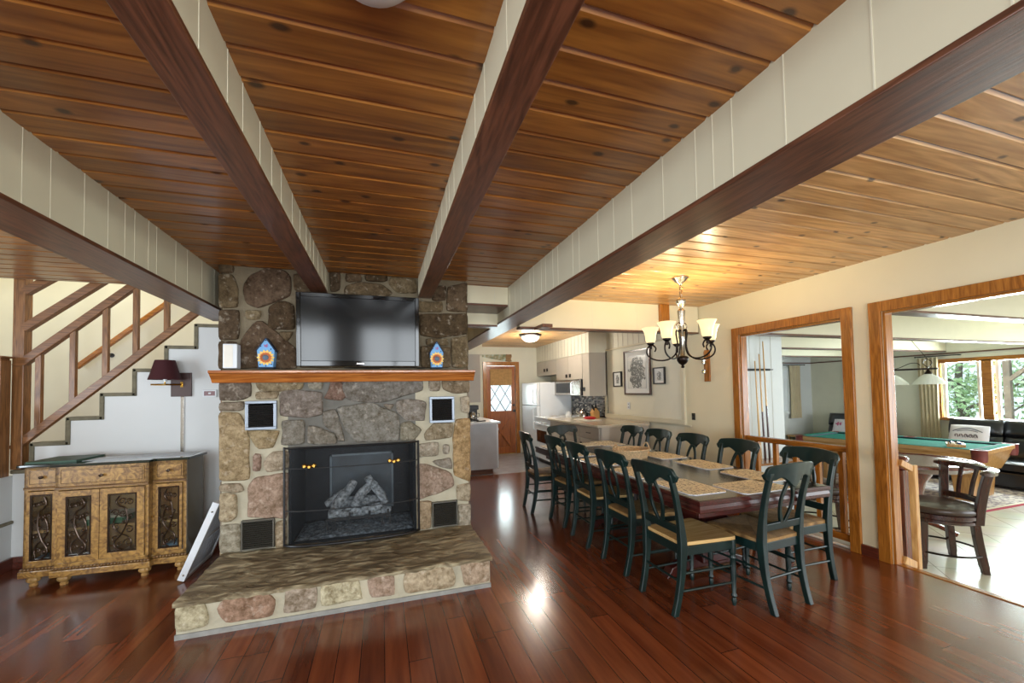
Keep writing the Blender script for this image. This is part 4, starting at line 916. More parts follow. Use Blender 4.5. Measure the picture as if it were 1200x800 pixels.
# ================================================================ DINING TABLE AND CHAIRS
m_tabtop = wood('dark_table_top', '#1c1210', '#33221c', 'y', .12, coat=.7, scale=.6)
m_tabedge = wood('table_mahogany', '#240b09', '#4a1812', 'y', .28, coat=.15, scale=1.2)
TX0, TX1, TY0, TY1, TH = 1.88, 3.03, 2.07, 4.93, .74
tb = thing('dining_table', 'long dark mahogany dining table with deep moulded edge', 'table', ((TX0+TX1)/2, (TY0+TY1)/2, 0))
def TB(mb, nm, mat, **kw): return mb.build(nm, mat, tb, off=((TX0+TX1)/2, (TY0+TY1)/2, 0), **kw)
TB(MB().box(TX0+.012, TY0+.012, TH-.012, TX1-.012, 3.49, TH).box(TX0+.012, 3.492, TH-.012, TX1-.012, TY1-.012, TH), 'tabletop', m_tabtop, bevel=.002)
e = MB(); pr = [(0, TH-.012), (0, TH-.03), (.008, TH-.036), (.003, TH-.06), (.006, TH-.085), (.02, TH-.085), (.03, TH-.085), (.03, TH-.012)]
# moulded frame as four mitred sides
def ring(off, z): return [(TX0+off, TY0+off, z), (TX1-off, TY0+off, z), (TX1-off, TY1-off, z), (TX0+off, TY1-off, z)]
e.loft([ring(o_, z) for o_, z in ((.02, TH-.001), (.004, TH-.003), (0, TH-.012), (0, TH-.028), (.009, TH-.034), (.004, TH-.055), (.004, TH-.075), (.012, TH-.082), (.05, TH-.082))], cap=False)
TB(e, 'moulded_edge', m_tabedge)
TB(MB().box(TX0+.10, TY0+.12, TH-.15, TX1-.10, TY0+.14, TH-.013).box(TX0+.10, TY1-.14, TH-.15, TX1-.10, TY1-.12, TH-.013).box(TX0+.10, TY0+.14, TH-.15, TX0+.12, TY1-.14, TH-.013).box(TX1-.12, TY0+.14, TH-.15, TX1-.10, TY1-.14, TH-.013), 'apron', m_tabedge, bevel=.003)
for y in (2.665, 3.87):
    TB(MB().box(2.33, y-.12, .10, 2.58, y+.12, .60).box(2.2, y-.16, .58, 2.71, y+.16, .655), 'pedestal', m_tabedge, bevel=.012)
    fl = MB().prism([(2.06, 0), (2.14, 0), (2.2, .04), (2.71, .04), (2.77, 0), (2.85, 0), (2.80, .07), (2.62, .13), (2.29, .13), (2.11, .07)], y-.04, y+.04, 'xz')
    TB(fl, 'foot', m_tabedge, bevel=.006)
TB(MB().box(2.42, 2.79, .2, 2.49, 3.715, .3), 'stretcher', m_tabedge, bevel=.004)

m_rush, nt, b = mk('rush_seat')
tc = nd(nt, 'ShaderNodeTexCoord'); sp = nd(nt, 'ShaderNodeSeparateXYZ'); lk(nt, tc.outputs['Object'], sp.inputs[0])
def mth(op, a, bb=None):
    n = nd(nt, 'ShaderNodeMath', operation=op)
    for i, v in enumerate((a, bb)):
        if v is None: continue
        if isinstance(v, (int, float)): n.inputs[i].default_value = v
        else: lk(nt, v, n.inputs[i])
    return n.outputs[0]
ax_ = mth('ABSOLUTE', sp.outputs[0]); ay_ = mth('ABSOLUTE', mth('SUBTRACT', sp.outputs[1], .01)); mxx = mth('MAXIMUM', ax_, ay_)
strd = mth('SINE', mth('MULTIPLY', mxx, 900)); nz_ = nd(nt, 'ShaderNodeTexNoise'); nz_.inputs['Scale'].default_value = 22; lk(nt, tc.outputs['Object'], nz_.inputs['Vector'])
seamd = mth('ABSOLUTE', mth('SUBTRACT', ax_, ay_)); seam = nd(nt, 'ShaderNodeMapRange'); seam.inputs['From Max'].default_value = .006; seam.inputs['To Min'].default_value = .5; lk(nt, seamd, seam.inputs['Value'])
r_ = nd(nt, 'ShaderNodeValToRGB'); r_.color_ramp.elements[0].color = rgb('#4c3218'); r_.color_ramp.elements[1].color = rgb('#b58e56'); lk(nt, mth('MULTIPLY', mth('ADD', mth('MULTIPLY', strd, .18), nz_.outputs['Fac']), seam.outputs[0]), r_.inputs[0])
lk(nt, r_.outputs[0], b.inputs['Base Color']); S(b, Roughness=.55)
bp = nd(nt, 'ShaderNodeBump'); bp.inputs['Distance'].default_value = .003; bp.inputs['Strength'].default_value = .8; lk(nt, strd, bp.inputs['Height']); lk(nt, bp.outputs[0], b.inputs['Normal'])
m_seatw = wood('pale_wood_seat', '#b48e54', '#d3b27a', 'y', .25, coat=.4, scale=.9)

def make_chair(kind):
    """faces +y; origin on the floor under the seat centre"""
    t = thing('dining_chair', 'x', 'chair', (0, 0, 0), 0, 'dark green dining chairs round the table')
    HB = .945
    # rear sabre legs running on into the back stiles
    prof = [(-.265, 0), (-.235, .12), (-.212, .26), (-.203, .40), (-.205, .48), (-.218, .60), (-.245, .75), (-.285, .90)]
    path = smooth_path([(0, y, z) for y, z in prof], 4)
    for sx in (-1, 1):
        mb = MB(); rings = []
        for p in path:
            z = p.z; w = .017 + .004*math.exp(-((z-.42)/.14)**2); d = .019 + .008*math.exp(-((z-.42)/.16)**2) - .003*(z/.9)
            xx = sx*(.172 + .012*min(1, z/.45) + (.006 if z > .5 else 0)*(z-.5)/.4)
            rings.append([(xx-w/1, p.y-d, z), (xx+w/1, p.y-d, z), (xx+w/1, p.y+d, z), (xx-w/1, p.y+d, z)])
        mb.loft(rings); mb.build('leg', m_green, t, smooth=True, bevel=.004)
    for sx in (-1, 1):  # turned front legs
        pr = [(.011, 0), (.017, .03), (.012, .05), (.020, .065), (.013, .08), (.017, .17), (.019, .26), (.016, .30), (.022, .315), (.016, .33), (.021, .345), (.022, .352), (.022, .435)]
        MB().lathe(pr, (sx*.193, .195, 0), 14).build('leg', m_green, t, smooth=True)
    # seat frame
    fr = MB(); zs0, zs1 = .375, .432
    fr.bar((-.19, .195, (zs0+zs1)/2), (.19, .195, (zs0+zs1)/2), .022, zs1-zs0); fr.bar((-.18, -.2, (zs0+zs1)/2), (.18, -.2, (zs0+zs1)/2), .022, zs1-zs0)
    for sx in (-1, 1): fr.bar((sx*.184, -.2, (zs0+zs1)/2), (sx*.196, .195, (zs0+zs1)/2), .022, zs1-zs0)
    fr.build('seat_frame', m_green, t, bevel=.003)
    # seat
    n = 14; vs = []; fs = []
    for lay in (0, 1):
        for j in range(n+1):
            for i in range(n+1):
                u = -1+2*i/n; v = -1+2*j/n; hw = .185+.028*(v+1)/2
                x = u*hw; y = v*.212+.012*(1-u*u)*(1 if v > 0 else 0)*v+.005
                if abs(u) == 1 and abs(v) == 1: x *= .96; y *= .97
                if kind == 'rush':
                    e = min(1-abs(u), 1-abs(v)); z = .468-.012*(1-min(1, e*5))**2-.008*math.cos(u*1.3)*math.cos(v*1.3)
                    zb = .425
                else: z = .458-.006*math.cos(u*1.5)*math.cos(v*1.5); zb = .434
                vs.append((x, y, z if lay == 0 else zb))
    N = n+1
    for j in range(n):
        for i in range(n): a = j*N+i; fs.append((a, a+1, a+N+1, a+N)); fs.append((N*N+a, N*N+a+N, N*N+a+N+1, N*N+a+1))
    rim = [i for i in range(N)] + [j*N+n for j in range(1, N)] + [n*N+i for i in range(n-1, -1, -1)] + [j*N for j in range(n-1, 0, -1)]
    for a, b2 in zip(rim, rim[1:]+rim[:1]): fs.append((a, N*N+a, N*N+b2, b2))
    MB().add(vs, fs).build('seat', m_rush if kind == 'rush' else m_seatw, t, smooth=True, bevel=.003)
    # crest rail: arched, bent to the rear, ends scrolled, centre drop
    rings = []; n = 40
    for i in range(n+1):
        u = -1+2*i/n; x = u*.232; arch = .020*(1-u*u)+.012*math.exp(-(u/.3)**2)*0
        yb_ = -.262-.040*(1-u*u); ea = max(0, (abs(u)-.86)/.14); k = math.sqrt(max(0.02, 1-ea*ea))
        zt = .94+arch; zb = .852-.052*math.exp(-(u/.20)**2)+.016*math.exp(-((abs(u)-.48)/.16)**2)-.006*(abs(u) > .78)
        zm = (.94+.85)/2+.0; zt = zm+(zt-zm)*k; zb = zm+(zb-zm)*k
        lean = (zt-.9)*-.25
        rings.append([(x, yb_-.012, zb), (x, yb_+.012, zb), (x, yb_+.010-.02, zt), (x, yb_-.012-.02, zt)])
    MB().loft(rings).build('crest_rail', m_green, t, smooth=True, bevel=.004)
    # lower back rail
    MB().bar((-.178, -.216, .535), (.178, -.216, .535), .022, .05, (0, -.12, 1)).build('back_rail', m_green, t, bevel=.004)
    # lyre splat: two bowed strands meeting below the crest and on the lower rail
    sp_ = MB()
    for sx in (-1, 1):
        rings = []
        for i in range(21):
            f = i/20; z = .55+f*(.835-.55); y = -.218-(z-.535)*.21-.0*f
            c = (.014+.044*math.sin(PI*min(1, f*1.08))**1.1 if f < .9 else .014+.006*0); w = .0105+.006*(1-math.sin(PI*f))
            c = .012+.046*math.sin(PI*f)**.9
            rings.append([(sx*c-w, y-.008, z), (sx*c+w, y-.008, z), (sx*c+w, y+.008, z), (sx*c-w, y+.008, z)])
        sp_.loft(rings)
    sp_.build('splat', m_green, t, smooth=True, bevel=.002)
    # stretchers
    for z in (.15, .26): 
        for sx in (-1, 1): MB().tube([(sx*.181, -.21, z), (sx*.192, .195, z)], [.008, .008], 8).build('stretcher', m_green, t, smooth=True)
    MB().tube([(-.175, -.222, .21), (.175, -.222, .21)], .008, 8).build('stretcher', m_green, t, smooth=True)
    MB().tube([(-.193, .195, .22), (.193, .195, .22)], .008, 8).build('stretcher', m_green, t, smooth=True)
    return t
protos = {'rush': None, 'wood': None}
def place_chair(kind, x, y, rz, label):
    if protos[kind] is None: o = protos[kind] = make_chair(kind)
    else: o = copy_tree(protos[kind])
    o.location = (x, y, 0); o.rotation_euler = (0, 0, math.radians(rz)); o['label'] = label
L_ = -90
place_chair('wood', 2.03, 2.36, L_, 'green chair with plain pale wooden seat, nearest on the left side of the table')
place_chair('rush', 2.06, 2.95, L_, 'dark green chair, second from the near end on the left side of the table')
place_chair('wood', 2.055, 3.54, L_-2, 'dark green wooden-seated chair in the middle of the left side of the table')
place_chair('rush', 2.08, 4.14, L_+2, 'dark green chair, second from the kitchen end on the left side of the table')
place_chair('rush', 1.95, 4.70, L_-3, 'dark green chair pulled out furthest toward the kitchen on the left side of the table')
place_chair('rush', 2.505, 2.26, 5, 'worn dark green rush-seat chair at the near end of the table')
place_chair('rush', 2.95, 2.375, 88, 'dark green rush-seat chair nearest on the right side of the table, by the railing')
place_chair('rush', 2.93, 3.02, 90, 'dark green chair, second from the near end on the right side of the table')
place_chair('rush', 2.92, 3.60, 90, 'dark green chair in the middle of the right side of the table')
place_chair('rush', 2.93, 4.18, 91, 'dark green chair, second from the kitchen end on the right side of the table')
place_chair('rush', 2.95, 4.74, 93, 'dark green chair, furthest on the right side of the table, before the counter')
place_chair('rush', 2.42, 4.98, 180, 'dark green chair at the kitchen end of the table')

# placemats -----------------------------------------------------------
m_mat, nt, b = mk('script_placemat')
tc = nd(nt, 'ShaderNodeTexCoord'); mp = nd(nt, 'ShaderNodeMapping'); lk(nt, tc.outputs['Object'], mp.inputs[0]); mp.inputs['Scale'].default_value = (38, 70, 1)
n1 = nd(nt, 'ShaderNodeTexNoise'); n1.inputs['Scale'].default_value = 1; n1.inputs['Detail'].default_value = 3; n1.inputs['Distortion'].default_value = 1; lk(nt, mp.outputs[0], n1.inputs['Vector'])
sp = nd(nt, 'ShaderNodeSeparateXYZ'); lk(nt, tc.outputs['Object'], sp.inputs[0])
line = mth('GREATER_THAN', mth('SINE', mth('MULTIPLY', sp.outputs[1], 170)), -.2)
ink = mth('MULTIPLY', mth('GREATER_THAN', n1.outputs['Fac'], .535), line)
mx = nd(nt, 'ShaderNodeMix', data_type='RGBA'); lk(nt, mth('MULTIPLY', ink, .8), mx.inputs['Factor']); mx.inputs['A'].default_value = rgb('#e8e2c8'); mx.inputs['B'].default_value = rgb('#3a3222')
lk(nt, mx.outputs['Result'], b.inputs['Base Color']); S(b, Roughness=.6)
m_matback = paint('placemat_edge', '#dfe2ea', .5)
pm = MB()
def placemat(x, y, rz, label):
    t = thing('placemat', label, 'placemat', (x, y, TH+.0006), math.radians(rz), 'script-patterned placemats')
    cut = .03; w, d = .225, .155
    pl = [(-w+cut, -d), (w-cut, -d), (w, -d+cut), (w, d-cut), (w-cut, d), (-w+cut, d), (-w, d-cut), (-w, -d+cut)]
    a = MB().prism(pl, 0, .003, 'xy').build('backing', m_matback, t)
    a2 = MB().prism([(u*.985, v*.985) for u, v in pl], .003, .0042, 'xy').build('printed_face', m_mat, t)
placemat(2.09, 2.42, -90, 'placemat with dark script, nearest on the left side of the table')
placemat(2.50, 2.25, 2, 'placemat with dark script at the near end of the table')
placemat(2.84, 2.52, 90, 'placemat with dark script, nearest on the right side of the table')
for i, (y, nm) in enumerate(((2.98, 'second from the near end'), (3.56, 'in the middle'), (4.14, 'second from the kitchen end'), (4.66, 'furthest'))):
    placemat(2.07, y, -90, 'placemat with dark script, %s on the left side of the table' % nm)
    placemat(2.83, y+.08, 90, 'placemat with dark script, %s on the right side of the table' % nm)
placemat(2.44, 4.74, 180, 'placemat with dark script at the kitchen end of the table')
# wicker basket --------------------------------------------------------
m_wick = paint('wicker', '#e3c69b', .7, var=.25, nscale=60, bump=.8)
bk = thing('wicker_basket', 'oval pale wicker basket with two loop handles on the dining table', 'basket', (2.455, 3.64, TH+.0008), .1)
A_, B_ = .20, .15
body = MB()
for k in range(9):
    z = .006+k*.0095; g_ = 1-.16*(1-k/8); n = 60
    pts = [(A_*g_*math.cos(2*PI*i/n), B_*g_*math.sin(2*PI*i/n), z+.0022*(1 if (i+k) % 2 else -1)) for i in range(n)]
    pts = [(p[0]*(1+.012*(1 if (i//2+k) % 2 else -1)), p[1]*(1+.012*(1 if (i//2+k) % 2 else -1)), p[2]) for i, p in enumerate(pts)]
    body.tube(pts, .0052, 5, closed=True)
body.build('woven_side', m_wick, bk, smooth=True)
MB().prism([(A_*.86*math.cos(2*PI*i/40), B_*.86*math.sin(2*PI*i/40)) for i in range(40)], .001, .008, 'xy').build('bottom', m_wick, bk)
st_ = MB()
for i in range(30): a = 2*PI*i/30; st_.tube([(A_*.84*math.cos(a), B_*.84*math.sin(a), .004), (A_*1.0*math.cos(a), B_*1.0*math.sin(a), .088)], .0035, 5)
st_.build('stakes', m_wick, bk)
rim = MB(); rim.tube([(A_*1.02*math.cos(2*PI*i/48), B_*1.02*math.sin(2*PI*i/48), .09) for i in range(48)], .009, 7, closed=True); rim.build('rim', m_wick, bk, smooth=True)
for sx in (-1, 1):
    MB().tube([(sx*A_*.98, -.05+.1*i/12, .09+.055*math.sin(PI*i/12)) for i in range(13)], .007, 7).build('handle', m_wick, bk, smooth=True)

# ================================================================ CHANDELIER
ch = thing('chandelier', 'five-light bronze and silver chandelier with glowing bell shades above the table', 'chandelier', (2.69, 3.12, 1.64))
def CB(mb, nm, mat, **kw): return mb.build(nm, mat, ch, off=(2.69, 3.12, 1.64), **kw)
cx_, cy_ = 2.69, 3.12
CB(MB().lathe([(.075, 2.499), (.075, 2.488), (.066, 2.48), (.05, 2.462), (.02, 2.44), (.012, 2.425), (0, 2.42)], (cx_, cy_, 0), 24), 'ceiling_canopy', m_silver, smooth=True)
lk_ = MB()
for k in range(3):
    z = 2.405-k*.036; n = 12
    lk_.tube([(cx_+(.012*math.cos(2*PI*i/n) if k % 2 else 0), cy_+(.012*math.cos(2*PI*i/n) if not k % 2 else 0), z+.02*math.sin(2*PI*i/n)) for i in range(n)], .003, 5, closed=True)
CB(lk_, 'chain', m_silver, smooth=True)
CB(MB().tube(smooth_path([(cx_, cy_, 2.43), (cx_+.02, cy_, 2.38), (cx_+.006, cy_, 2.33), (cx_, cy_, 2.29)]), .0025, 5), 'cord', m_brass, smooth=True)
CB(MB().lathe([(0, 2.315), (.022, 2.30), (.044, 2.285), (.046, 2.265), (.04, 2.25), (.022, 2.225), (.01, 2.21), (0, 2.205)], (cx_, cy_, 0), 20), 'collar', m_silver, smooth=True)
CB(MB().lathe([(.010, 2.21), (.036, 2.18), (.036, 2.17), (.026, 2.05), (.02, 1.97), (.03, 1.94), (.03, 1.93), (.022, 1.90), (.022, 1.76), (.03, 1.75)], (cx_, cy_, 0), 20), 'stem', m_silver, smooth=True)
CB(MB().lathe([(.03, 1.755), (.05, 1.745), (.055, 1.735), (.05, 1.71), (.035, 1.685), (.014, 1.67), (.012, 1.66), (.017, 1.652), (.012, 1.642), (0, 1.64)], (cx_, cy_, 0), 20), 'finial', m_bronze, smooth=True)
m_bell, nt, b = mk('lit_frosted_shade'); b.inputs['Base Color'].default_value = rgb('#a8976c'); b.inputs['Emission Color'].default_value = (1, .80, .42, 1); b.inputs['Emission Strength'].default_value = .95; S(b, Roughness=.3)
RA = .285
for k in range(5):
    a = math.radians(131.3+72*k); dx, dy = math.cos(a), math.sin(a)
    pth = [(.028, 1.99), (.045, 2.0), (.05, 1.96), (.04, 1.86), (.065, 1.77), (.14, 1.725), (.235, 1.728), (.305, 1.765), (.325, 1.82), (.30, 1.868), (.262, 1.872), (.238, 1.84), (.25, 1.81)]
    am = CB(MB().tube(smooth_path([(cx_+dx*r, cy_+dy*r, z) for r, z in pth], 5), .0075, 7), 'arm', m_bronze, smooth=True)
    sx_, sy_ = cx_+dx*RA, cy_+dy*RA
    MB().lathe([(.0, 1.838), (.012, 1.84), (.012, 1.868), (.036, 1.888), (.038, 1.90), (.0, 1.905)], (sx_, sy_, 0), 16).build('lamp_cup', m_bronze, am, smooth=True, off=(2.69, 3.12, 1.64))
    CB(MB().lathe([(.034, 1.898), (.046, 1.92), (.052, 1.97), (.062, 2.01), (.082, 2.045), (.079, 2.046), (.058, 2.01), (.047, 1.97), (.041, 1.925), (.03, 1.905)], (sx_, sy_, 0), 24, cap=False), 'lamp_shade', m_bell, smooth=True)
    light('chandelier_bulb', 'POINT', (sx_, sy_, 2.03), 8.5, (1, .79, .48), radius=.025)
def seg_tube(): pass
CB(MB().tube(smooth_path([(cx_-.04, cy_, 1.98), (cx_-.06, cy_, 2.04), (cx_-.02, cy_, 2.07), (cx_-.012, cy_, 2.02)]), .005, 6).tube(smooth_path([(cx_+.04, cy_, 1.98), (cx_+.06, cy_, 2.04), (cx_+.02, cy_, 2.07), (cx_+.012, cy_, 2.02)]), .005, 6), 'scroll', m_silver, smooth=True)
# ceiling lamp over the viewer
cl = thing('ceiling_lamp', 'white flush ceiling lamp just inside the top edge of the picture', 'ceiling lamp', (-.02, .965, 2.42))
MB().lathe([(.12, .079), (.12, .06), (.115, .055), (0, .055)], (0, 0, 0), 28).build('ring', m_silver, cl, smooth=True)
MB().lathe([(.11, .06), (.115, .045), (.09, .015), (.05, .0), (0, -.004)], (0, 0, 0), 28).build('dome', m_fridge, cl, smooth=True)

# ================================================================ DINING WALL
m_pframe = wood('picture_frame_wood', '#2c1a14', '#523226', 'z', .3, coat=.2)
m_paper = paint('mat_board', '#dde0e0', .6, var=.02)
def ink_mat(name, cx, cz, rx, rz, sc_, th):
    m, nt, b = mk(name); tc = nd(nt, 'ShaderNodeTexCoord'); sp = nd(nt, 'ShaderNodeSeparateXYZ'); lk(nt, tc.outputs['Object'], sp.inputs[0])
    def mt(op, a, bb=None):
        n = nd(nt, 'ShaderNodeMath', operation=op)
        for i, v in enumerate((a, bb)):
            if v is None: continue
            if isinstance(v, (int, float)): n.inputs[i].default_value = v
            else: lk(nt, v, n.inputs[i])
        return n.outputs[0]
    u = mt('DIVIDE', mt('SUBTRACT', sp.outputs[1], cx), rx); v = mt('DIVIDE', mt('SUBTRACT', sp.outputs[2], cz), rz)
    rr_ = mt('ADD', mt('MULTIPLY', u, u), mt('MULTIPLY', v, v))
    n1 = nd(nt, 'ShaderNodeTexNoise'); n1.inputs['Scale'].default_value = sc_; n1.inputs['Detail'].default_value = 4; n1.inputs['Distortion'].default_value = 1.4; lk(nt, tc.outputs['Object'], n1.inputs['Vector'])
    n2 = nd(nt, 'ShaderNodeTexNoise'); n2.inputs['Scale'].default_value = sc_*.35; n2.inputs['Detail'].default_value = 2; lk(nt, tc.outputs['Object'], n2.inputs['Vector'])
    inside = mt('LESS_THAN', mt('ADD', rr_, mt('MULTIPLY', mt('SUBTRACT', n2.outputs['Fac'], .5), 2.6)), 1)
    f = mt('MULTIPLY', inside, mt('GREATER_THAN', n1.outputs['Fac'], th))
    mx = nd(nt, 'ShaderNodeMix', data_type='RGBA'); lk(nt, mt('MULTIPLY', f, .85), mx.inputs['Factor']); mx.inputs['A'].default_value = rgb('#dadedd'); mx.inputs['B'].default_value = rgb('#4a4f52'); lk(nt, mx.outputs['Result'], b.inputs['Base Color']); S(b, Roughness=.25)
    return m
def picture(y0, y1, z0, z1, fw, lab, inkm, fm, inner):
    x = 3.92; t = thing('framed_picture', lab, 'picture', (x, (y0+y1)/2, z0), 0, 'framed ink prints on the dining wall')
    of = (x, (y0+y1)/2, z0)
    MB().box(x-.03, y0, z0, x-.001, y0+fw, z1).box(x-.03, y1-fw, z0, x-.001, y1, z1).box(x-.03, y0+fw, z0, x-.001, y1-fw, z0+fw).box(x-.03, y0+fw, z1-fw, x-.001, y1-fw, z1).build('frame', fm, t, off=of, bevel=.003)
    MB().box(x-.016, y0+fw, z0+fw, x-.002, y1-fw, z1-fw).build('mat_board', m_paper, t, off=of)
    q = inner; MB().box(x-.0175, y0+fw+q, z0+fw+q, x-.0162, y1-fw-q, z1-fw-q).build('print', inkm, t, off=of)
    if q > .03:
        b_ = MB()
        for (a, c, d, e) in ((y0+fw+q, z0+fw+q, y1-fw-q, z0+fw+q+.004), (y0+fw+q, z1-fw-q-.004, y1-fw-q, z1-fw-q), (y0+fw+q, z0+fw+q, y0+fw+q+.004, z1-fw-q), (y1-fw-q-.004, z0+fw+q, y1-fw-q, z1-fw-q)): b_.box(x-.019, a, c, x-.0176, d, e)
        b_.build('print_border', m_gr, t, off=of)
picture(5.23, 5.93, 1.36, 2.09, .028, 'large framed black ink print on the dining wall between two small ones', ink_mat('ink_large', 0, .37, .20, .26, 26, .42), m_pframe, .075)
picture(6.02, 6.27, 1.50, 1.76, .018, 'small black-framed print left of the large print', ink_mat('ink_small', 0, .13, .05, .07, 60, .45), m_black, .03)
picture(4.90, 5.16, 1.52, 1.77, .018, 'small black-framed print right of the large print', ink_mat('ink_small_b', 0, .125, .05, .07, 55, .45), m_black, .03)
o = thing('wall_outlet', 'white double outlet below the large print', 'outlet', (3.915, 5.84, 1.12)); MB().box(-.008, -.035, 0, -.001, .035, .115).build('plate', m_fridge, o, bevel=.002); MB().box(-.010, -.012, .02, -.0082, .012, .045).box(-.010, -.012, .07, -.0082, .012, .095).build('sockets', m_gr, o)
o = thing('light_switch', 'small black switch on the cream wall beside the framed opening', 'switch', (3.918, 4.37, 1.03)); MB().box(-.008, -.028, 0, -.001, .028, .09).build('plate', m_black, o, bevel=.002); MB().box(-.013, -.008, .03, -.0082, .008, .05).build('toggle', m_silver, o)
pq = thing('wall_candle_plaque', 'upright brown wooden plaque with two clear glass cups by the chandelier', 'plaque', (3.92, 4.10, 1.53))
MB().prism([(-.045, 0), (.045, 0), (.045, .375), (.03, .40), (-.03, .40), (-.045, .375)], -.022, -.001, 'yz').build('board', m_trim, pq, bevel=.004)
m_clear = glassy('clear_glass', '#e8eef0', .35)
for z in (.10, .22):
    MB().lathe([(.012, 0), (.022, .004), (.026, .05), (.024, .05), (.02, .008), (0, .006)], (-.062, .0, z), 14, cap=False).build('glass_cup', m_clear, pq, smooth=True)
    MB().tube([(-.022, 0, z+.03), (-.04, .0, z+.015)], .005, 6).lathe([(.028, z+.018), (.028, z+.026)], (-.062, 0, 0), 14).build('ring_holder', m_brass, pq, smooth=True)
# ================================================================ KITCHEN
def one(mb, nm, mat, label, cat, group=None, **kw):
    o = mb.build(nm, mat, None, **kw); return tag(o, label, cat, group)
# wall cabinets on the right wall
def cab_block(name, label, x0, x1, y0, y1, z0, z1, doors, face='x0', group=None, pull=None):
    t = thing(name, label, 'cabinet', ((x0+x1)/2, (y0+y1)/2, z0), 0, group); of = ((x0+x1)/2, (y0+y1)/2, z0)
    MB().box(x0+.018, y0, z0, x1, y1, z1).build('body', m_cab, t, off=of, bevel=.002)
    for (a, b2, c, d, px) in doors:
        q = MB().box(x0, a+.003, c+.003, x0+.017, b2-.003, d-.003).build('door', m_cab, t, off=of, bevel=.003)
        if px is not None: MB().box(x0-.014, px[0]-.035, px[1]-.035, x0-.001, px[0]+.035, px[1]+.035).box(x0-.018, px[0]-.02, px[1]-.02, x0-.014, px[0]+.02, px[1]+.02).build('handle', m_bronze, q, off=of, bevel=.003)
    return t
cab_block('wall_cabinet', 'tall greige wall cabinet at the near end over the counter', 3.55, 3.918, 6.50, 6.76, 1.34, 2.13, [(6.50, 6.76, 1.34, 2.13, (6.70, 1.47))])
cab_block('wall_cabinet', 'greige wall cabinet above the microwave', 3.55, 3.918, 6.765, 7.95, 1.66, 2.13, [(6.765, 7.36, 1.66, 2.13, (7.28, 1.74)), (7.36, 7.95, 1.66, 2.13, (7.44, 1.74))])
cab_block('wall_cabinet', 'short greige wall cabinet above the refrigerator', 3.55, 3.918, 7.955, 9.09, 1.80, 2.13, [(7.955, 8.52, 1.80, 2.13, (8.44, 1.92)), (8.52, 9.09, 1.80, 2.13, (8.60, 1.92))])
mb = MB().box(3.55, 6.50, 2.131, 3.918, 9.098, 2.498); mb.cur = 1; y = 6.6
while y < 9: mb.box(3.546, y, 2.14, 3.552, y+.006, 2.49); y += .15
struct('trim_60', mb, [m_soffit, m_cab])
mw = thing('microwave', 'stainless microwave under the wall cabinets with a dark reflective window', 'microwave', (3.72, 7.38, 1.35))
def W_(t, of): return lambda mb, nm, mat, **kw: mb.build(nm, mat, t, off=of, **kw)
k = W_(mw, (3.72, 7.38, 1.35))
k(MB().box(3.53, 6.78, 1.352, 3.915, 7.945, 1.655), 'casing', m_black, bevel=.004); k(MB().box(3.50, 7.06, 1.355, 3.529, 7.94, 1.65), 'door', m_silver, bevel=.004)
k(MB().box(3.497, 7.20, 1.40, 3.4995, 7.86, 1.60), 'window', m_scr); k(MB().box(3.50, 6.785, 1.355, 3.529, 7.05, 1.65), 'control_panel', m_silver, bevel=.003); k(MB().box(3.475, 7.10, 1.38, 3.487, 7.12, 1.62).box(3.487, 7.10, 1.385, 3.50, 7.12, 1.40).box(3.487, 7.10, 1.60, 3.50, 7.12, 1.615), 'handle', m_chrome, bevel=.003)
# backsplash
m_mos, nt, b = mk('mosaic_backsplash'); tc = nd(nt, 'ShaderNodeTexCoord'); mp = nd(nt, 'ShaderNodeMapping'); mp.inputs['Rotation'].default_value = (0, PI/2, 0); lk(nt, tc.outputs['Object'], mp.inputs[0])
sp = nd(nt, 'ShaderNodeSeparateXYZ'); lk(nt, tc.outputs['Object'], sp.inputs[0]); cm = nd(nt, 'ShaderNodeCombineXYZ'); lk(nt, sp.outputs[1], cm.inputs[0]); lk(nt, sp.outputs[2], cm.inputs[1])
br = nd(nt, 'ShaderNodeTexBrick'); br.inputs['Scale'].default_value = 1; br.inputs['Brick Width'].default_value = .07; br.inputs['Row Height'].default_value = .028; br.inputs['Mortar Size'].default_value = .0015; br.inputs['Color1'].default_value = rgb('#0d0d10'); br.inputs['Color2'].default_value = rgb('#c9c5bd'); br.inputs['Mortar'].default_value = rgb('#2c2a28'); br.inputs['Bias'].default_value = -.25; lk(nt, cm.outputs[0], br.inputs['Vector']); lk(nt, br.outputs[0], b.inputs['Base Color']); S(b, Roughness=.12)
struct('trim_61', MB().box(3.905, 6.50, .935, 3.919, 7.94, 1.338), m_mos)
# refrigerator
fg = thing('refrigerator', 'white top-freezer refrigerator beside the kitchen door', 'refrigerator', (3.5, 8.45, 0)); k = W_(fg, (3.5, 8.45, 0))
k(MB().box(3.17, 7.96, .03, 3.9, 8.93, 1.635), 'body', m_fridge, bevel=.008); k(MB().box(3.10, 7.965, 1.14, 3.165, 8.925, 1.635), 'door', m_fridge, bevel=.012); k(MB().box(3.10, 7.965, .06, 3.165, 8.925, 1.128), 'door', m_fridge, bevel=.012)
for z0, z1 in ((1.18, 1.5), (.62, 1.09)): k(MB().tube([(3.10, 8.10, z0), (3.06, 8.10, z0+.03), (3.06, 8.10, z1-.03), (3.10, 8.10, z1)], .012, 8), 'handle', m_fridge, smooth=True)
k(MB().box(3.15, 7.97, 0, 3.85, 8.9, .03), 'base_grille', m_gr)
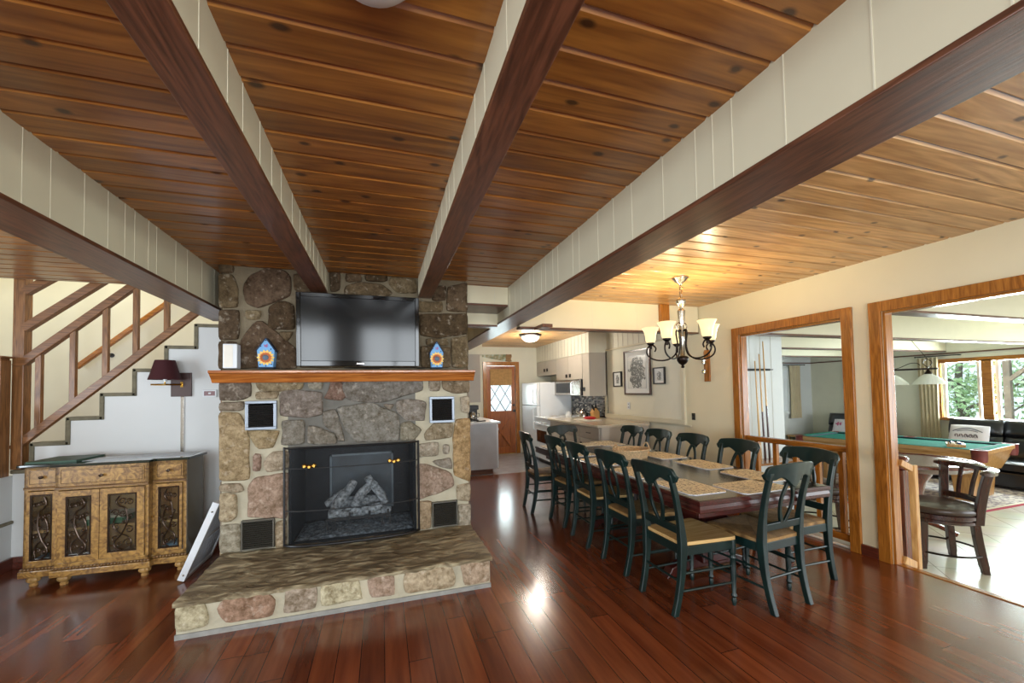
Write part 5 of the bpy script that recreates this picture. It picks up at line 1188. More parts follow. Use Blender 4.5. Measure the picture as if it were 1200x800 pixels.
# range
rg = thing('kitchen_range', 'white electric range with coil top between counter and refrigerator', 'stove', (3.5, 7.55, 0)); k = W_(rg, (3.5, 7.55, 0))
k(MB().box(3.06, 7.19, .08, 3.9, 7.93, .90), 'body', m_fridge, bevel=.005); k(MB().box(3.02, 7.185, .90, 3.9, 7.935, .925), 'cooktop', m_fridge, bevel=.006); k(MB().box(3.03, 7.21, .25, 3.058, 7.91, .78), 'oven_door', m_fridge, bevel=.005); k(MB().box(3.026, 7.30, .42, 3.0295, 7.82, .66), 'oven_window', m_blackgloss); k(MB().box(3.0, 7.23, .80, 3.02, 7.89, .82).box(3.02, 7.25, .80, 3.03, 7.27, .82).box(3.02, 7.85, .80, 3.03, 7.87, .82), 'handle', m_chrome, bevel=.003)
k(MB().box(3.1, 7.2, 0, 3.85, 7.9, .08), 'plinth', m_black)
for x, y, r in ((3.25, 7.38, .09), (3.25, 7.74, .075), (3.6, 7.38, .075), (3.6, 7.74, .09)): k(MB().lathe([(r, .926), (r, .932), (r*.9, .935), (0, .935)], (x, y, 0), 24), 'burner_cover', m_fridge, smooth=True)
# base cabinets, counter
bc = thing('base_cabinet', 'greige base cabinet run with drawers ending behind the dining table', 'cabinet', (3.45, 6.24, 0)); k = W_(bc, (3.45, 6.24, 0)); of = (3.45, 6.24, 0)
k(MB().box(3.07, 5.32, .09, 3.9, 7.17, .888), 'body', m_cab, bevel=.002); k(MB().box(3.12, 5.35, 0, 3.88, 7.15, .09), 'plinth', m_black); k(MB().box(3.08, 5.305, .09, 3.90, 5.319, .888), 'end_panel', m_cab, bevel=.002)
for (a, b2) in ((5.34, 5.95), (5.97, 6.56), (6.58, 7.15)):
    d = k(MB().box(3.05, a, .70, 3.069, b2, .875), 'drawer', m_cab, bevel=.003); MB().tube([(3.05, (a+b2)/2-.06, .79), (3.03, (a+b2)/2-.05, .79), (3.03, (a+b2)/2+.05, .79), (3.05, (a+b2)/2+.06, .79)], .006, 6).build('pull', m_bronze, d, off=of, smooth=True)
    d = k(MB().box(3.05, a, .11, 3.069, b2, .685), 'door', m_cab, bevel=.003); MB().box(3.034, b2-.07, .55, 3.049, b2-.03, .62).build('pull', m_bronze, d, off=of, bevel=.003)
ct = thing('countertop', 'pale stone countertop ending in front of the dining wall', 'countertop', (3.45, 6.24, .888)); k = W_(ct, (3.45, 6.24, .888))
k(MB().box(3.0, 5.28, .890, 3.904, 7.18, .928), 'slab', m_counter, bevel=.006); k(MB().box(3.870, 5.28, .929, 3.884, 6.49, .955), 'upstand', m_counter, bevel=.002)
# on the counter
kb = thing('knife_block', 'pale wooden knife block on the counter before the mosaic tiles', 'knife block', (3.72, 6.62, .9285), .3)
MB().prism([(-.06, 0), (.06, 0), (.06, .12), (-.02, .19), (-.09, .12)], -.05, .05, 'xz').build('block', paint('block_wood', '#c39458', .5), kb, bevel=.003)
hd = MB()
for i in range(5): x = -.065+.02*i; hd.bar((-.055+.012*i, -.03+.015*i, .15+.01*i), (-.11+.012*i, -.03+.015*i, .21+.012*i), .014, .02)
hd.build('knife_handle', m_black, kb, bevel=.002)
kt = thing('kettle', 'shiny steel kettle with black handle at the back of the counter', 'kettle', (3.66, 6.98, .9285))
MB().lathe([(.085, 0), (.10, .02), (.095, .08), (.07, .13), (.035, .15), (.03, .16), (.012, .165), (.014, .185), (0, .19)], (0, 0, 0), 24).build('body', m_chrome, kt, smooth=True); MB().tube([(0, -.08, .12), (0, -.085, .2), (0, -.03, .25), (0, .04, .25), (0, .085, .2), (0, .08, .12)], .009, 8).build('handle', m_black, kt, smooth=True); MB().tube([(-.08, 0, .06), (-.13, 0, .11), (-.15, 0, .14)], [.02, .014, .01], 8).build('spout', m_chrome, kt, smooth=True)
cn = thing('canister', 'small white lidded canister left of the kettle', 'canister', (3.42, 7.12, .9285)); MB().lathe([(.045, 0), (.055, .03), (.055, .07), (.04, .09)], (0, 0, 0), 18).build('pot', m_fridge, cn, smooth=True); MB().lathe([(.045, .09), (.042, .102), (.01, .112), (.012, .125), (0, .13)], (0, 0, 0), 18).build('lid', m_fridge, cn, smooth=True)
cbd = one(MB().box(3.24, 6.05, .9285, 3.52, 6.55, .943), 'cutting_board', paint('white_board', '#e2ded2', .5), 'white cutting board on the counter under the red cloth', 'cutting board', bevel=.005)
o = MB().pillow(.14, .20, .05, (3.42, 6.28, .969), 8, edge=.3).build('red_cloth', paint('red_cloth', '#b3171c', .8), None, smooth=True); tag(o, 'bright red folded cloth on the cutting board', 'cloth')
bt = thing('dark_bottle', 'tall dark bottle on the counter behind the knife block', 'bottle', (3.80, 6.74, .9285)); MB().lathe([(.036, 0), (.038, .01), (.038, .18), (.014, .23), (.013, .29), (.0, .291)], (0, 0, 0), 16).build('glass', m_blackgloss, bt, smooth=True); MB().lathe([(.016, .292), (.016, .32), (0, .321)], (0, 0, 0), 12).build('cap', m_black, bt, smooth=True)
# left kitchen unit behind the fireplace
dw = thing('kitchen_unit', 'white-topped grey kitchen unit beside the fireplace with a dishwasher front', 'cabinet', (1.4, 7.6, 0)); k = W_(dw, (1.4, 7.6, 0))
m_unit = paint('pale_grey_panel', '#b9bcc0', .4)
k(MB().box(.72, 6.96, .09, 1.93, 8.35, .885), 'body', m_unit, bevel=.003); k(MB().box(.75, 7.0, 0, 1.86, 8.3, .09), 'plinth', m_beam_dx); k(MB().box(.68, 6.91, .886, 1.99, 8.38, .922), 'worktop', m_fridge, bevel=.005); k(MB().box(1.931, 6.98, .10, 1.965, 7.60, .87), 'dishwasher_door', m_fridge, bevel=.004); k(MB().box(1.966, 7.02, .76, 1.985, 7.56, .80), 'handle', m_fridge, bevel=.004); k(MB().box(1.931, 7.62, .10, 1.96, 8.33, .87), 'door', m_unit, bevel=.004)
one(MB().box(.30, 7.0, 1.27, 1.66, 8.35, 2.12), 'wall_cabinet', m_cab, 'greige wall cabinet above the coffee maker beside the fireplace', 'cabinet', bevel=.004)
struct('trim_62', MB().box(.2, 7.0, 2.121, 1.70, 9.098, 2.498), m_soffit)
cf = thing('coffee_maker', 'black coffee maker with glass jug on the unit beside the fireplace', 'coffee maker', (1.56, 7.28, .9225)); 
MB().box(-.10, .02, 0, .10, .12, .29).box(-.10, -.10, 0, .10, .02, .03).box(-.10, -.10, .21, .10, .02, .29).build('body', m_black, cf, bevel=.01); MB().lathe([(.05, .032), (.07, .06), (.068, .12), (.045, .16), (.045, .17)], (0, -.035, 0), 18).build('jug', m_silver, cf, smooth=True); MB().tube([(.06, -.06, .15), (.11, -.08, .14), (.11, -.08, .08), (.065, -.06, .07)], .007, 6).build('jug_handle', m_black, cf, smooth=True)
cp = thing('remote_handset', 'small black handset lying in front of the coffee maker', 'handset', (1.68, 7.08, .9225), .5); MB().box(-.09, -.025, 0, .09, .025, .018).build('body', m_black, cp, bevel=.004); MB().box(-.05, -.018, .018, .06, .018, .0195).build('keypad', m_gr, cp)
# painted saw over the door
sw = thing('painted_saw', 'old handsaw painted with a landscape, hung over the kitchen door', 'saw', (2.56, 9.09, 2.16))
m_saw, nt, b = mk('saw_painting'); tc = nd(nt, 'ShaderNodeTexCoord'); n_ = nd(nt, 'ShaderNodeTexNoise'); n_.inputs['Scale'].default_value = 9; n_.inputs['Detail'].default_value = 4; lk(nt, tc.outputs['Object'], n_.inputs['Vector']); r = nd(nt, 'ShaderNodeValToRGB'); e = r.color_ramp.elements; e[0].position = .35; e[0].color = rgb('#3f6a4c'); e[1].position = .65; e[1].color = rgb('#a9c0b4'); x = e.new(.5); x.color = rgb('#8a7c50'); lk(nt, n_.outputs['Fac'], r.inputs[0]); lk(nt, r.outputs[0], b.inputs['Base Color']); S(b, Roughness=.4)
MB().prism([(-.36, .10), (-.36, .15), (.22, .165), (.22, .0)], -.006, 0, 'xz').build('blade', m_saw, sw); MB().prism([(.20, .0), (.22, .17), (.27, .165), (.35, .17), (.36, .12), (.335, .06), (.36, .0), (.29, -.01)], -.016, .004, 'xz').build('handle', wood('saw_handle', '#6a4a28', '#9a7444', 'x'), sw, bevel=.004)
kl = thing('kitchen_ceiling_lamp', 'lit white dome lamp on the kitchen ceiling', 'ceiling lamp', (2.62, 7.0, 2.37))
MB().lathe([(.21, .129), (.21, .11), (.19, .095), (.16, .09), (0, .09)], (0, 0, 0), 32).build('base', m_bronze, kl, smooth=True)
MB().lathe([(.165, .09), (.16, .06), (.12, .02), (.06, .0), (0, -.003)], (0, 0, 0), 32).build('glass_dome', emis('lit_dome', '#fff4e0', 3.5), kl, smooth=True); MB().lathe([(.012, -.003), (.014, -.015), (0, -.025)], (0, 0, 0), 12).build('finial', m_bronze, kl, smooth=True)
light('kitchen_lamp', 'POINT', (2.62, 7.0, 2.30), 52, (1, .92, .80), radius=.16)

# ================================================================ RAILING AND GATE
m_rail = m_trim_y
rl = thing('guard_railing', 'oak railing with square balusters across the framed opening', 'railing', (3.98, 3.07, 0)); k = W_(rl, (3.98, 3.07, 0))
k(MB().box(3.945, 2.541, .845, 4.03, 3.599, .90), 'handrail', m_rail, bevel=.012); k(MB().box(3.955, 2.541, .05, 4.02, 3.599, .115), 'bottom_rail', m_rail, bevel=.005)
for y in (2.62, 2.83, 3.05, 3.27, 3.49): k(MB().box(3.97, y-.022, .115, 4.01, y+.022, .845), 'baluster', m_trim, bevel=.003)
struct('trim_63', MB().box(3.93, 2.52, 0, 4.05, 3.62, .022), paint('white_sill', '#ddd8cb', .4), bevel=.003)
gt = thing('step_rail', 'short light wood rail descending with the steps beside the framed doorway', 'railing', (4.22, 2.14, -.18)); k = W_(gt, (4.22, 2.14, -.18))
m_pale = wood('pale_rail_wood', '#a8713a', '#d1a468', 'z', .3, coat=.3)
k(MB().box(4.135, 2.165, -.178, 4.18, 2.21, .785), 'post', m_pale, bevel=.005)
k(MB().bar((4.015, 2.20, .815), (4.14, 2.19, .755), .035, .05), 'top_rail', m_pale, bevel=.004); k(MB().bar((4.015, 2.20, .03), (4.14, 2.19, -.03), .035, .06), 'bottom_rail', m_pale, bevel=.004)
np_ = thing('newel_post', 'dark turned newel post behind the pale step rail', 'newel post', (4.36, 2.39, SF)); k = W_(np_, (4.36, 2.39, SF))
m_newel = wood('dark_newel_wood', '#42170c', '#6f3018', 'z', .25, coat=.4)
k(MB().box(4.31, 2.34, SF, 4.41, 2.44, .70), 'shaft', m_newel, bevel=.006); k(MB().lathe([(.045, .70), (.06, .71), (.06, .722), (.035, .735), (.05, .75), (.066, .775), (.062, .80), (.05, .812), (0, .818)], (4.36, 2.39, 0), 24), 'turned_cap', m_newel, smooth=True)

# ================================================================ SUNROOM
m_oak = wood('pool_table_oak', '#8f6232', '#c09258', 'y', .35, coat=.2, scale=.8); m_oakz = wood('pool_leg_oak', '#8f6232', '#bd8e55', 'z', .35, coat=.2, scale=.8)
m_felt = paint('green_felt', '#276e60', .95, var=.05, nscale=40, spec=.1); m_cush = paint('dark_cushion', '#12303a', .8)
pt = thing('pool_table', 'oak pool table with green felt and fringed leather corner pockets', 'pool table', (8.804, 4.89, SF+.0068), math.radians(8.5))
PL, PW, PH = 2.54, 1.40, .80
MB().box(-PW/2+.12, -PL/2+.12, PH-.03, PW/2-.12, PL/2-.12, PH-.012).build('felt_bed', m_felt, pt)
for (x0, y0, x1, y1) in ((-PW/2, -PL/2+.13, -PW/2+.11, -.07), (-PW/2, .07, -PW/2+.11, PL/2-.13), (PW/2-.11, -PL/2+.13, PW/2, -.07), (PW/2-.11, .07, PW/2, PL/2-.13), (-PW/2+.13, -PL/2, PW/2-.13, -PL/2+.11), (-PW/2+.13, PL/2-.11, PW/2-.13, PL/2)):
    MB().box(x0, y0, PH-.035, x1, y1, PH+.018).build('rail', m_felt, pt, bevel=.008)
MB().box(-PW/2-.012, -PL/2+.13, PH-.05, -PW/2-.001, PL/2-.13, PH+.012).box(PW/2+.001, -PL/2+.13, PH-.05, PW/2+.012, PL/2-.13, PH+.012).box(-PW/2+.13, -PL/2-.012, PH-.05, PW/2-.13, -PL/2-.001, PH+.012).box(-PW/2+.13, PL/2+.001, PH-.05, PW/2-.13, PL/2+.012, PH+.012).build('rail_edge', m_oak, pt, bevel=.003)
cu = MB(); c_ = .035
cu.box(-PW/2+.111, -PL/2+.15, PH-.011, -PW/2+.15, PL/2-.15, PH+.012).box(PW/2-.15, -PL/2+.15, PH-.011, PW/2-.111, PL/2-.15, PH+.012).box(-PW/2+.15, -PL/2+.111, PH-.011, PW/2-.15, -PL/2+.15, PH+.012).box(-PW/2+.15, PL/2-.15, PH-.011, PW/2-.15, PL/2-.111, PH+.012)
cu.build('cushion', m_cush, pt, bevel=.004)
ap = MB(); o1, o2 = .0, .14
ap.loft([[(-PW/2+o, -PL/2+o, z), (PW/2-o, -PL/2+o, z), (PW/2-o, PL/2-o, z), (-PW/2+o, PL/2-o, z)] for o, z in ((o1+.005, PH-.05), (o1+.02, PH-.08), (o2, .42))])
ap.build('apron', m_oak, pt, bevel=.004)
for sx in (-1, 1):
    for sy in (-1, 1):
        x, y = sx*(PW/2-.36), sy*(PL/2-.30)
        lg_ = MB(); lg_.loft([[(x-r, y-r, z), (x+r, y-r, z), (x+r, y+r, z), (x-r, y+r, z)] for r, z in ((.095, 0), (.12, .36), (.125, .37), (.125, .42))]); lg_.build('leg', m_oakz, pt, bevel=.004)
m_leath = paint('pocket_leather', '#6e2b26', .5, var=.2, nscale=10)
for sx, sy in ((-1, -1), (1, -1), (-1, 1), (1, 1), (-1, 0), (1, 0)):
    x, y = sx*(PW/2-.055), sy*(PL/2-.055)
    pk = MB().lathe([(.075, PH-.16), (.085, PH-.1), (.085, PH+.005), (.095, PH+.018), (.07, PH+.02), (.062, PH), (.055, PH-.15), (.0, PH-.16)], (x, y, 0), 20).build('pocket', m_leath, pt, smooth=True)
rk = thing('ball_rack_box', 'open wooden tray of pool balls and chalk near the corner of the pool table', 'tray', (8.62, 3.98, SF+PH+.019), .5)
MB().box(-.17, -.1, 0, .17, .1, .012).box(-.17, -.1, .012, -.158, .1, .045).box(.158, -.1, .012, .17, .1, .045).box(-.158, -.1, .012, .158, -.088, .045).box(-.158, .088, .012, .158, .1, .045).build('tray', m_pale, rk, bevel=.002)
rr = random.Random(9)
for i, (x, y, c) in enumerate(((-.11, -.04, '#1b2c6a'), (-.04, -.04, '#101010'), (.03, -.04, '#d8d4c4'), (.10, -.04, '#7a1a1a'), (-.08, .03, '#e7e2d2'), (-.0, .03, '#1d1d25'), (.08, .03, '#23508a'))):
    o = MB().ball((0, 0, .0285), .0285, 12).build('pool_ball', paint('ball_%d' % i, c, .1, var=0), None, smooth=True, pivot=(0, 0, 0)); ca, sa = math.cos(.5), math.sin(.5)
    o.location = (8.62+x*ca-y*sa, 3.98+x*sa+y*ca, SF+PH+.0315); tag(o, '%s pool ball in the wooden tray, %s' % (('navy', 'black', 'cream', 'dark red', 'ivory', 'near-black', 'blue')[i], ('left end of the front row', 'front row beside the navy ball', 'front row beside the dark red ball', 'right end of the front row', 'left end of the back row', 'middle of the back row', 'right end of the back row')[i]), 'ball', 'pool balls in the tray')
# pool lamp
pll = thing('billiard_lamp', 'three-shade billiard lamp with dark scrolled bar above the pool table', 'lamp', (8.505, 4.76, 1.42), math.radians(16.6)); bz_ = 1.70-1.42
MB().bar((0, -.62, bz_), (0, .53, bz_), .025, .03).build('bar', m_bronze, pll, bevel=.003)
m_milk = paint('milk_glass', '#dfe2da', .2, var=.02)
for y in (-.5, -.05, .4):
    s_ = MB().lathe([(.025, .21), (.05, .19), (.11, .14), (.17, .075), (.21, .022), (.215, .022), (.175, .08), (.112, .15), (.03, .205)], (0, y, 0), 28, cap=False).build('glass_shade', m_milk, pll, smooth=True)
    MB().lathe([(.012, bz_), (.02, .25), (.045, .215), (.05, .19), (0, .19)], (0, y, 0), 16).build('shade_cap', m_bronze, s_, smooth=True)
for s_, y0 in ((1, -.5), (-1, .4)):
    MB().tube(smooth_path([(0, y0, bz_+.02), (0, y0-s_*.05, bz_+.10), (0, y0+s_*.01, bz_+.16), (0, y0+s_*.06, bz_+.10), (0, y0, bz_+.02)]), .006, 6).build('scroll', m_bronze, pll, smooth=True)
    MB().tube(smooth_path([(0, y0+s_*.09, bz_+.06), (0, y0+s_*.13, bz_+.10), (0, y0+s_*.22, bz_+.10), (0, y0+s_*.36, bz_+.03), (0, y0+s_*.44, bz_+.02)]), .006, 6).build('scroll', m_bronze, pll, smooth=True)
MB().tube([(0, -.5, bz_+.16), (0, -.15, 2.495-1.42)], .004, 6).tube([(0, .4, bz_+.16), (0, .1, 2.495-1.42)], .004, 6).build('chain', m_bronze, pll, smooth=True)
# rug
m_rug, nt, b = mk('patterned_rug'); tc = nd(nt, 'ShaderNodeTexCoord'); v_ = nd(nt, 'ShaderNodeTexVoronoi'); v_.inputs['Scale'].default_value = 9; lk(nt, tc.outputs['Object'], v_.inputs['Vector']); n_ = nd(nt, 'ShaderNodeTexNoise'); n_.inputs['Scale'].default_value = 14; lk(nt, tc.outputs['Object'], n_.inputs['Vector'])
r = nd(nt, 'ShaderNodeValToRGB'); e = r.color_ramp.elements; e[0].position = .44; e[0].color = rgb('#8a7f86'); e[1].position = .52; e[1].color = rgb('#cfc6bc'); lk(nt, n_.outputs['Fac'], r.inputs[0]); lk(nt, r.outputs[0], b.inputs['Base Color']); S(b, Roughness=.95)
ru = thing('area_rug', 'large pale patterned rug with a red border under the pool table', 'rug', (8.85, 5.2, SF)); k = W_(ru, (8.85, 5.2, SF))
k(MB().box(6.92, 3.52, SF+.0005, 10.78, 6.88, SF+.006), 'field', m_rug); q = MB().box(6.8, 3.42, SF+.0005, 10.9, 3.47, SF+.0065).box(6.8, 6.93, SF+.0005, 10.9, 6.98, SF+.0065).box(6.8, 3.47, SF+.0005, 6.85, 6.93, SF+.0065).box(10.85, 3.47, SF+.0005, 10.9, 6.93, SF+.0065); k(q, 'red_border', paint('rug_red', '#a5394a', .95))
q = MB().box(6.85, 3.47, SF+.0005, 10.85, 3.52, SF+.006).box(6.85, 6.88, SF+.0005, 10.85, 6.93, SF+.006).box(6.85, 3.52, SF+.0005, 6.92, 6.88, SF+.006).box(10.78, 3.52, SF+.0005, 10.85, 6.88, SF+.006); k(q, 'cream_border', m_cream)
# stools
m_sw = wood('dark_stool_wood', '#24100c', '#43211a', 'z', .2, coat=.6); m_hide = paint('brown_leather', '#3a2a22', .35, var=.12, nscale=10, coat=.2)
def make_stool():
    t = thing('swivel_stool', 'x', 'stool', (0, 0, 0), 0, 'swivel stools at the round table')
    for a in (45, 135, 225, 315):
        c, s_ = math.cos(math.radians(a)), math.sin(math.radians(a)); path = smooth_path([(c*.30, s_*.30, 0), (c*.285, s_*.285, .1), (c*.262, s_*.262, .3), (c*.25, s_*.25, .45)], 4); rings = []
        for p in path:
            w = .026 if p.z > .05 else .023; rings.append([(p.x-w, p.y-w, p.z), (p.x+w, p.y-w, p.z), (p.x+w, p.y+w, p.z), (p.x-w, p.y+w, p.z)])
        MB().loft(rings).build('leg', m_sw, t, smooth=True, bevel=.004)
    MB().tube([(.285*math.cos(2*PI*i/40), .285*math.sin(2*PI*i/40), .16) for i in range(40)], .010, 8, closed=True).build('foot_ring', m_bronze, t, smooth=True)
    MB().lathe([(.27, .44), (.285, .45), (.285, .475), (.275, .48), (.275, .49), (.29, .495), (.29, .525), (.28, .53), (0, .53)], (0, 0, 0), 40).build('seat_base', m_sw, t, smooth=True)
    MB().lathe([(.28, .531), (.292, .545), (.293, .57), (.28, .59), (.22, .603), (.1, .61), (0, .612)], (0, 0, 0), 40).build('seat', m_hide, t, smooth=True)
    # curved back: faces +y, back on -y
    def bp_(a, r, z): return (r*math.sin(a), -r*math.cos(a), z)
    for a in (-.92, .92):
        p = smooth_path([bp_(a, .285, .45), bp_(a, .30, .6), bp_(a, .33, .80), bp_(a, .36, .93)], 4); rings = [[(q.x-.02, q.y-.03, q.z), (q.x+.02, q.y-.03, q.z), (q.x+.02, q.y+.03, q.z), (q.x-.02, q.y+.03, q.z)] for q in p]
        MB().loft(rings).build('back_post', m_sw, t, smooth=True, bevel=.005)
    for a in (-.55, -.18, .18, .55):
        p = smooth_path([bp_(a, .28, .64), bp_(a, .305, .78), bp_(a, .345, .93)], 4); rings = [[(q.x-.018, q.y-.008, q.z), (q.x+.018, q.y-.008, q.z), (q.x+.018, q.y+.008, q.z), (q.x-.018, q.y+.008, q.z)] for q in p]
        MB().loft(rings).build('back_slat', m_sw, t, smooth=True)
    for z, r, w, h, nm in ((.64, .285, .018, .028, 'lower_back_rail'), (.945, .36, .03, .026, 'crest_rail')):
        rings = []; n = 30; A = .94 if nm[0] == 'l' else 1.12
        for i in range(n+1):
            a = -A+2*A*i/n; e = 1-.55*max(0, (abs(a)-A*.9)/(A*.1)) if nm[0] == 'c' else 1
            rings.append([bp_(a, r-w*e, z-h*e), bp_(a, r+w*e, z-h*e), bp_(a, r+w*e*1.2, z+h*.4*e), bp_(a, r, z+h*e), bp_(a, r-w*e*1.0, z+h*.6*e)])
        MB().loft(rings).build(nm, m_sw, t, smooth=True)
    return t
s0 = make_stool(); s0.location = (5.38, 2.66, SF); s0.scale = (1.1, 1.1, 1.02); s0.rotation_euler = (0, 0, math.radians(52)); s0['label'] = 'dark wooden swivel stool with slatted round back, at the foot of the steps'
s1 = copy_tree(s0); s1.location = (5.12, 3.64, SF); s1.rotation_euler = (0, 0, math.radians(-60)); s1['label'] = 'dark swivel stool seen through the oak railing, behind the dining chairs'
rt = thing('round_table', 'round dark wooden game table with thick moulded rim behind the door post', 'table', (6.25, 3.30, SF)); k = W_(rt, (6.25, 3.30, SF)); 
MB().lathe([(.0, .77), (.42, .77), (.50, .79), (.56, .83), (.60, .85), (.60, .87), (.575, .885), (.55, .885), (.545, .875), (0, .875)], (0, 0, 0), 56).build('top', m_newel, rt, smooth=True)
MB().lathe([(.11, .03), (.09, .12), (.07, .3), (.10, .5), (.12, .6), (.2, .74), (.3, .769)], (0, 0, 0), 28).build('pedestal', m_newel, rt, smooth=True)
for a in range(4):
    c, s_ = math.cos(a*PI/2+.4), math.sin(a*PI/2+.4); MB().tube(smooth_path([(c*.08, s_*.08, .14), (c*.22, s_*.22, .10), (c*.36, s_*.36, .035)]), .035, 8, flat=.8).build('foot', m_newel, rt, smooth=True)
# cue rack with cues
cr = thing('cue_rack', 'small dark wall rack holding pool cues', 'cue rack', (5.06, 4.45, 1.66)); k = W_(cr, (5.06, 4.45, 1.66))
k(MB().box(4.78, 4.405, 1.68, 5.33, 4.449, 1.71), 'board', m_black, bevel=.003)
cl_ = MB()
for x in (5.0, 5.08, 5.16, 5.24, 5.31): cl_.tube([(x-.018, 4.405, 1.695), (x-.02, 4.37, 1.695), (x-.012, 4.36, 1.695)], .006, 6); cl_.tube([(x+.018, 4.405, 1.695), (x+.02, 4.37, 1.695), (x+.012, 4.36, 1.695)], .006, 6)
k(cl_, 'clip', m_black, smooth=True)
bs = thing('white_bench_box', 'low white box with brown wooden lid below the cue rack', 'bench', (5.05, 4.30, SF)); k = W_(bs, (5.05, 4.30, SF)); k(MB().box(4.6, 4.16, SF, 5.55, 4.445, .395), 'box', m_white, bevel=.004); k(MB().box(4.58, 4.14, .396, 5.57, 4.446, .425), 'lid', m_trim_x, bevel=.004)
m_cue1 = wood('cue_maple', '#b98c55', '#d4ad75', 'z', .25); m_cueb = paint('cue_butt', '#3f1713', .25, coat=.5)
for i, (x, ln, lab) in enumerate(((5.16, 1.68, 'tallest pool cue on the rack, rightmost'), (5.08, 1.50, 'pool cue second from the right on the rack'), (5.0, 1.40, 'shortest pool cue, leftmost on the rack'))):
    q = thing('pool_cue', lab, 'pool cue', (x, 4.345, .426), 0, 'cues in the wall rack')
    a = MB().tube([(0, 0, ln*.45), (0, .022, ln-.01)], [.011, .0075], 10).build('shaft', m_cue1, q, smooth=True); MB().tube([(0, -.02, 0), (0, 0, ln*.45)], [.016, .012], 10).build('butt', m_cueb if i < 2 else m_cue1, q, smooth=True); MB().tube([(0, .022, ln-.01), (0, .022, ln+.004)], .007, 8).build('tip', m_white, q)
# curtains
m_curt = paint('beige_curtain', '#bdb093', .9, var=.08, nscale=3)
def curtain(name, label, p0, p1, z0, z1, amp=.02, waves=6):
    p0, p1 = Vector(p0), Vector(p1); d = (p1-p0); L = d.length; d.normalize(); nrm = Vector((-d.y, d.x)); n = waves*10; rings = []
    top = []
    for lay in (0, 1):
        for zz, sp_ in ((z0, 1.0), ((z0+z1)/2, .9), (z1, 1.0)):
            for i in range(n+1):
                f = i/n; c = p0+d*(L*(.5+(f-.5)*sp_)); q = c+nrm*(amp*math.sin(f*waves*2*PI)+lay*.006); top.append((q.x, q.y, zz))
    N = n+1; fs = []
    for lay in (0, 1):
        for j in (0, 1):
            for i in range(n): a = lay*3*N+j*N+i; fs.append((a, a+1, a+N+1, a+N))
    for i in range(n): fs.append((i, i+1, 3*N+i+1, 3*N+i)); fs.append((2*N+i, 2*N+i+1, 5*N+i+1, 5*N+i))
    o = MB().add(top, fs).build(name, m_curt, None, smooth=True); return tag(o, label, 'curtain', 'beige curtains of the sunroom')
curtain('curtain', 'short beige curtain on the far white wall beside the cue wall', (10.12, 7.82), (10.50, 7.82), .62, 1.99, .018, 4)
curtain('curtain', 'long beige curtain gathered at the left edge of the wide window', (10.92, 5.24), (10.92, 5.58), SF+.02, 1.99, .02, 5)
rd = thing('curtain_rod', 'dark curtain rod over the short beige curtain', 'curtain rod', (10.3, 7.82, 1.99)); MB().tube([(-.35, 0, .02), (.35, 0, .02)], .009, 8).build('rod', m_bronze, rd, smooth=True); MB().ball((.36, 0, .02), .018, 8).build('finial', m_bronze, rd, smooth=True); MB().box(-.3, 0, .01, -.28, .078, .03).box(.28, 0, .01, .3, .078, .03).build('bracket', m_bronze, rd)
rd = thing('curtain_rod', 'dark curtain rod over the wide window beside the long curtain', 'curtain rod', (10.92, 5.3, 2.0)); MB().tube([(0, -.4, .02), (0, .3, .02)], .009, 8).build('rod', m_bronze, rd, smooth=True); MB().ball((0, .31, .02), .018, 8).build('finial', m_bronze, rd, smooth=True); MB().box(0, .26, .01, .078, .28, .03).box(0, -.38, .01, .078, -.36, .03).build('bracket', m_bronze, rd)
# small window behind the short curtain
struct('window_9', MB().box(9.3, 7.86, .72, 9.38, 7.9, 1.95).box(10.1, 7.86, .72, 10.18, 7.9, 1.95).box(9.38, 7.86, 1.87, 10.1, 7.9, 1.95).box(9.38, 7.86, .72, 10.1, 7.9, .80), m_white, bevel=.003)
struct('window_10', MB().box(9.38, 7.88, .80, 10.1, 7.89, 1.87), m_fridge)
# dark framed mirror over the loveseat
mr_ = thing('wall_mirror', 'dark wood-framed mirror above the leather loveseat', 'mirror', (10.99, 6.6, .78)); k = W_(mr_, (10.99, 6.6, .78))
k(MB().box(10.955, 6.10, .78, 10.995, 6.18, 2.0).box(10.955, 6.98, .78, 10.995, 7.06, 2.0).box(10.955, 6.18, .78, 10.995, 6.98, .86).box(10.955, 6.18, 1.92, 10.995, 6.98, 2.0), 'frame', m_newel, bevel=.004); k(MB().box(10.975, 6.18, .86, 10.99, 6.98, 1.92), 'glass', m_chrome)
# leather sofas
m_blk = paint('black_leather', '#15151a', .3, var=.15, nscale=6, coat=.3)
def sofa(label, y0, y1, seats, xw=10.88):
    t = thing('leather_sofa', label, 'sofa', (xw-.45, (y0+y1)/2, SF)); of = (xw-.45, (y0+y1)/2, SF); k = W_(t, of)
    k(MB().box(xw-.92, y0+.2, SF+.05, xw-.05, y1-.2, SF+.30), 'base', m_blk, bevel=.03)
    aw = .20
    for a in (y0, y1-aw): k(MB().box(xw-.95, a, SF+.04, xw-.1, a+aw, SF+.62), 'armrest', m_blk, bevel=.06)
    w_ = (y1-y0-2*aw)/seats
    for i in range(seats):
        c = y0+aw+w_*(i+.5)
        k(MB().pillow(.72, w_-.01, .2, (xw-.58, c, SF+.39), 12, edge=.55), 'seat_cushion', m_blk, smooth=True)
        mt = Matrix.Rotation(math.radians(-76), 3, 'Y')
        k(MB().pillow(.44, w_-.01, .26, (xw-.24, c, SF+.62), 12, mat=mt, edge=.45), 'back_cushion', m_blk, smooth=True)
        k(MB().pillow(.30, w_-.01, .28, (xw-.17, c, SF+.97), 12, mat=mt, edge=.5), 'head_cushion', m_blk, smooth=True)
        k(MB().box(xw-.12, c-w_/2+.01, SF+.1, xw-.04, c+w_/2-.01, SF+.99), 'back_panel', m_blk, bevel=.03)
    return t
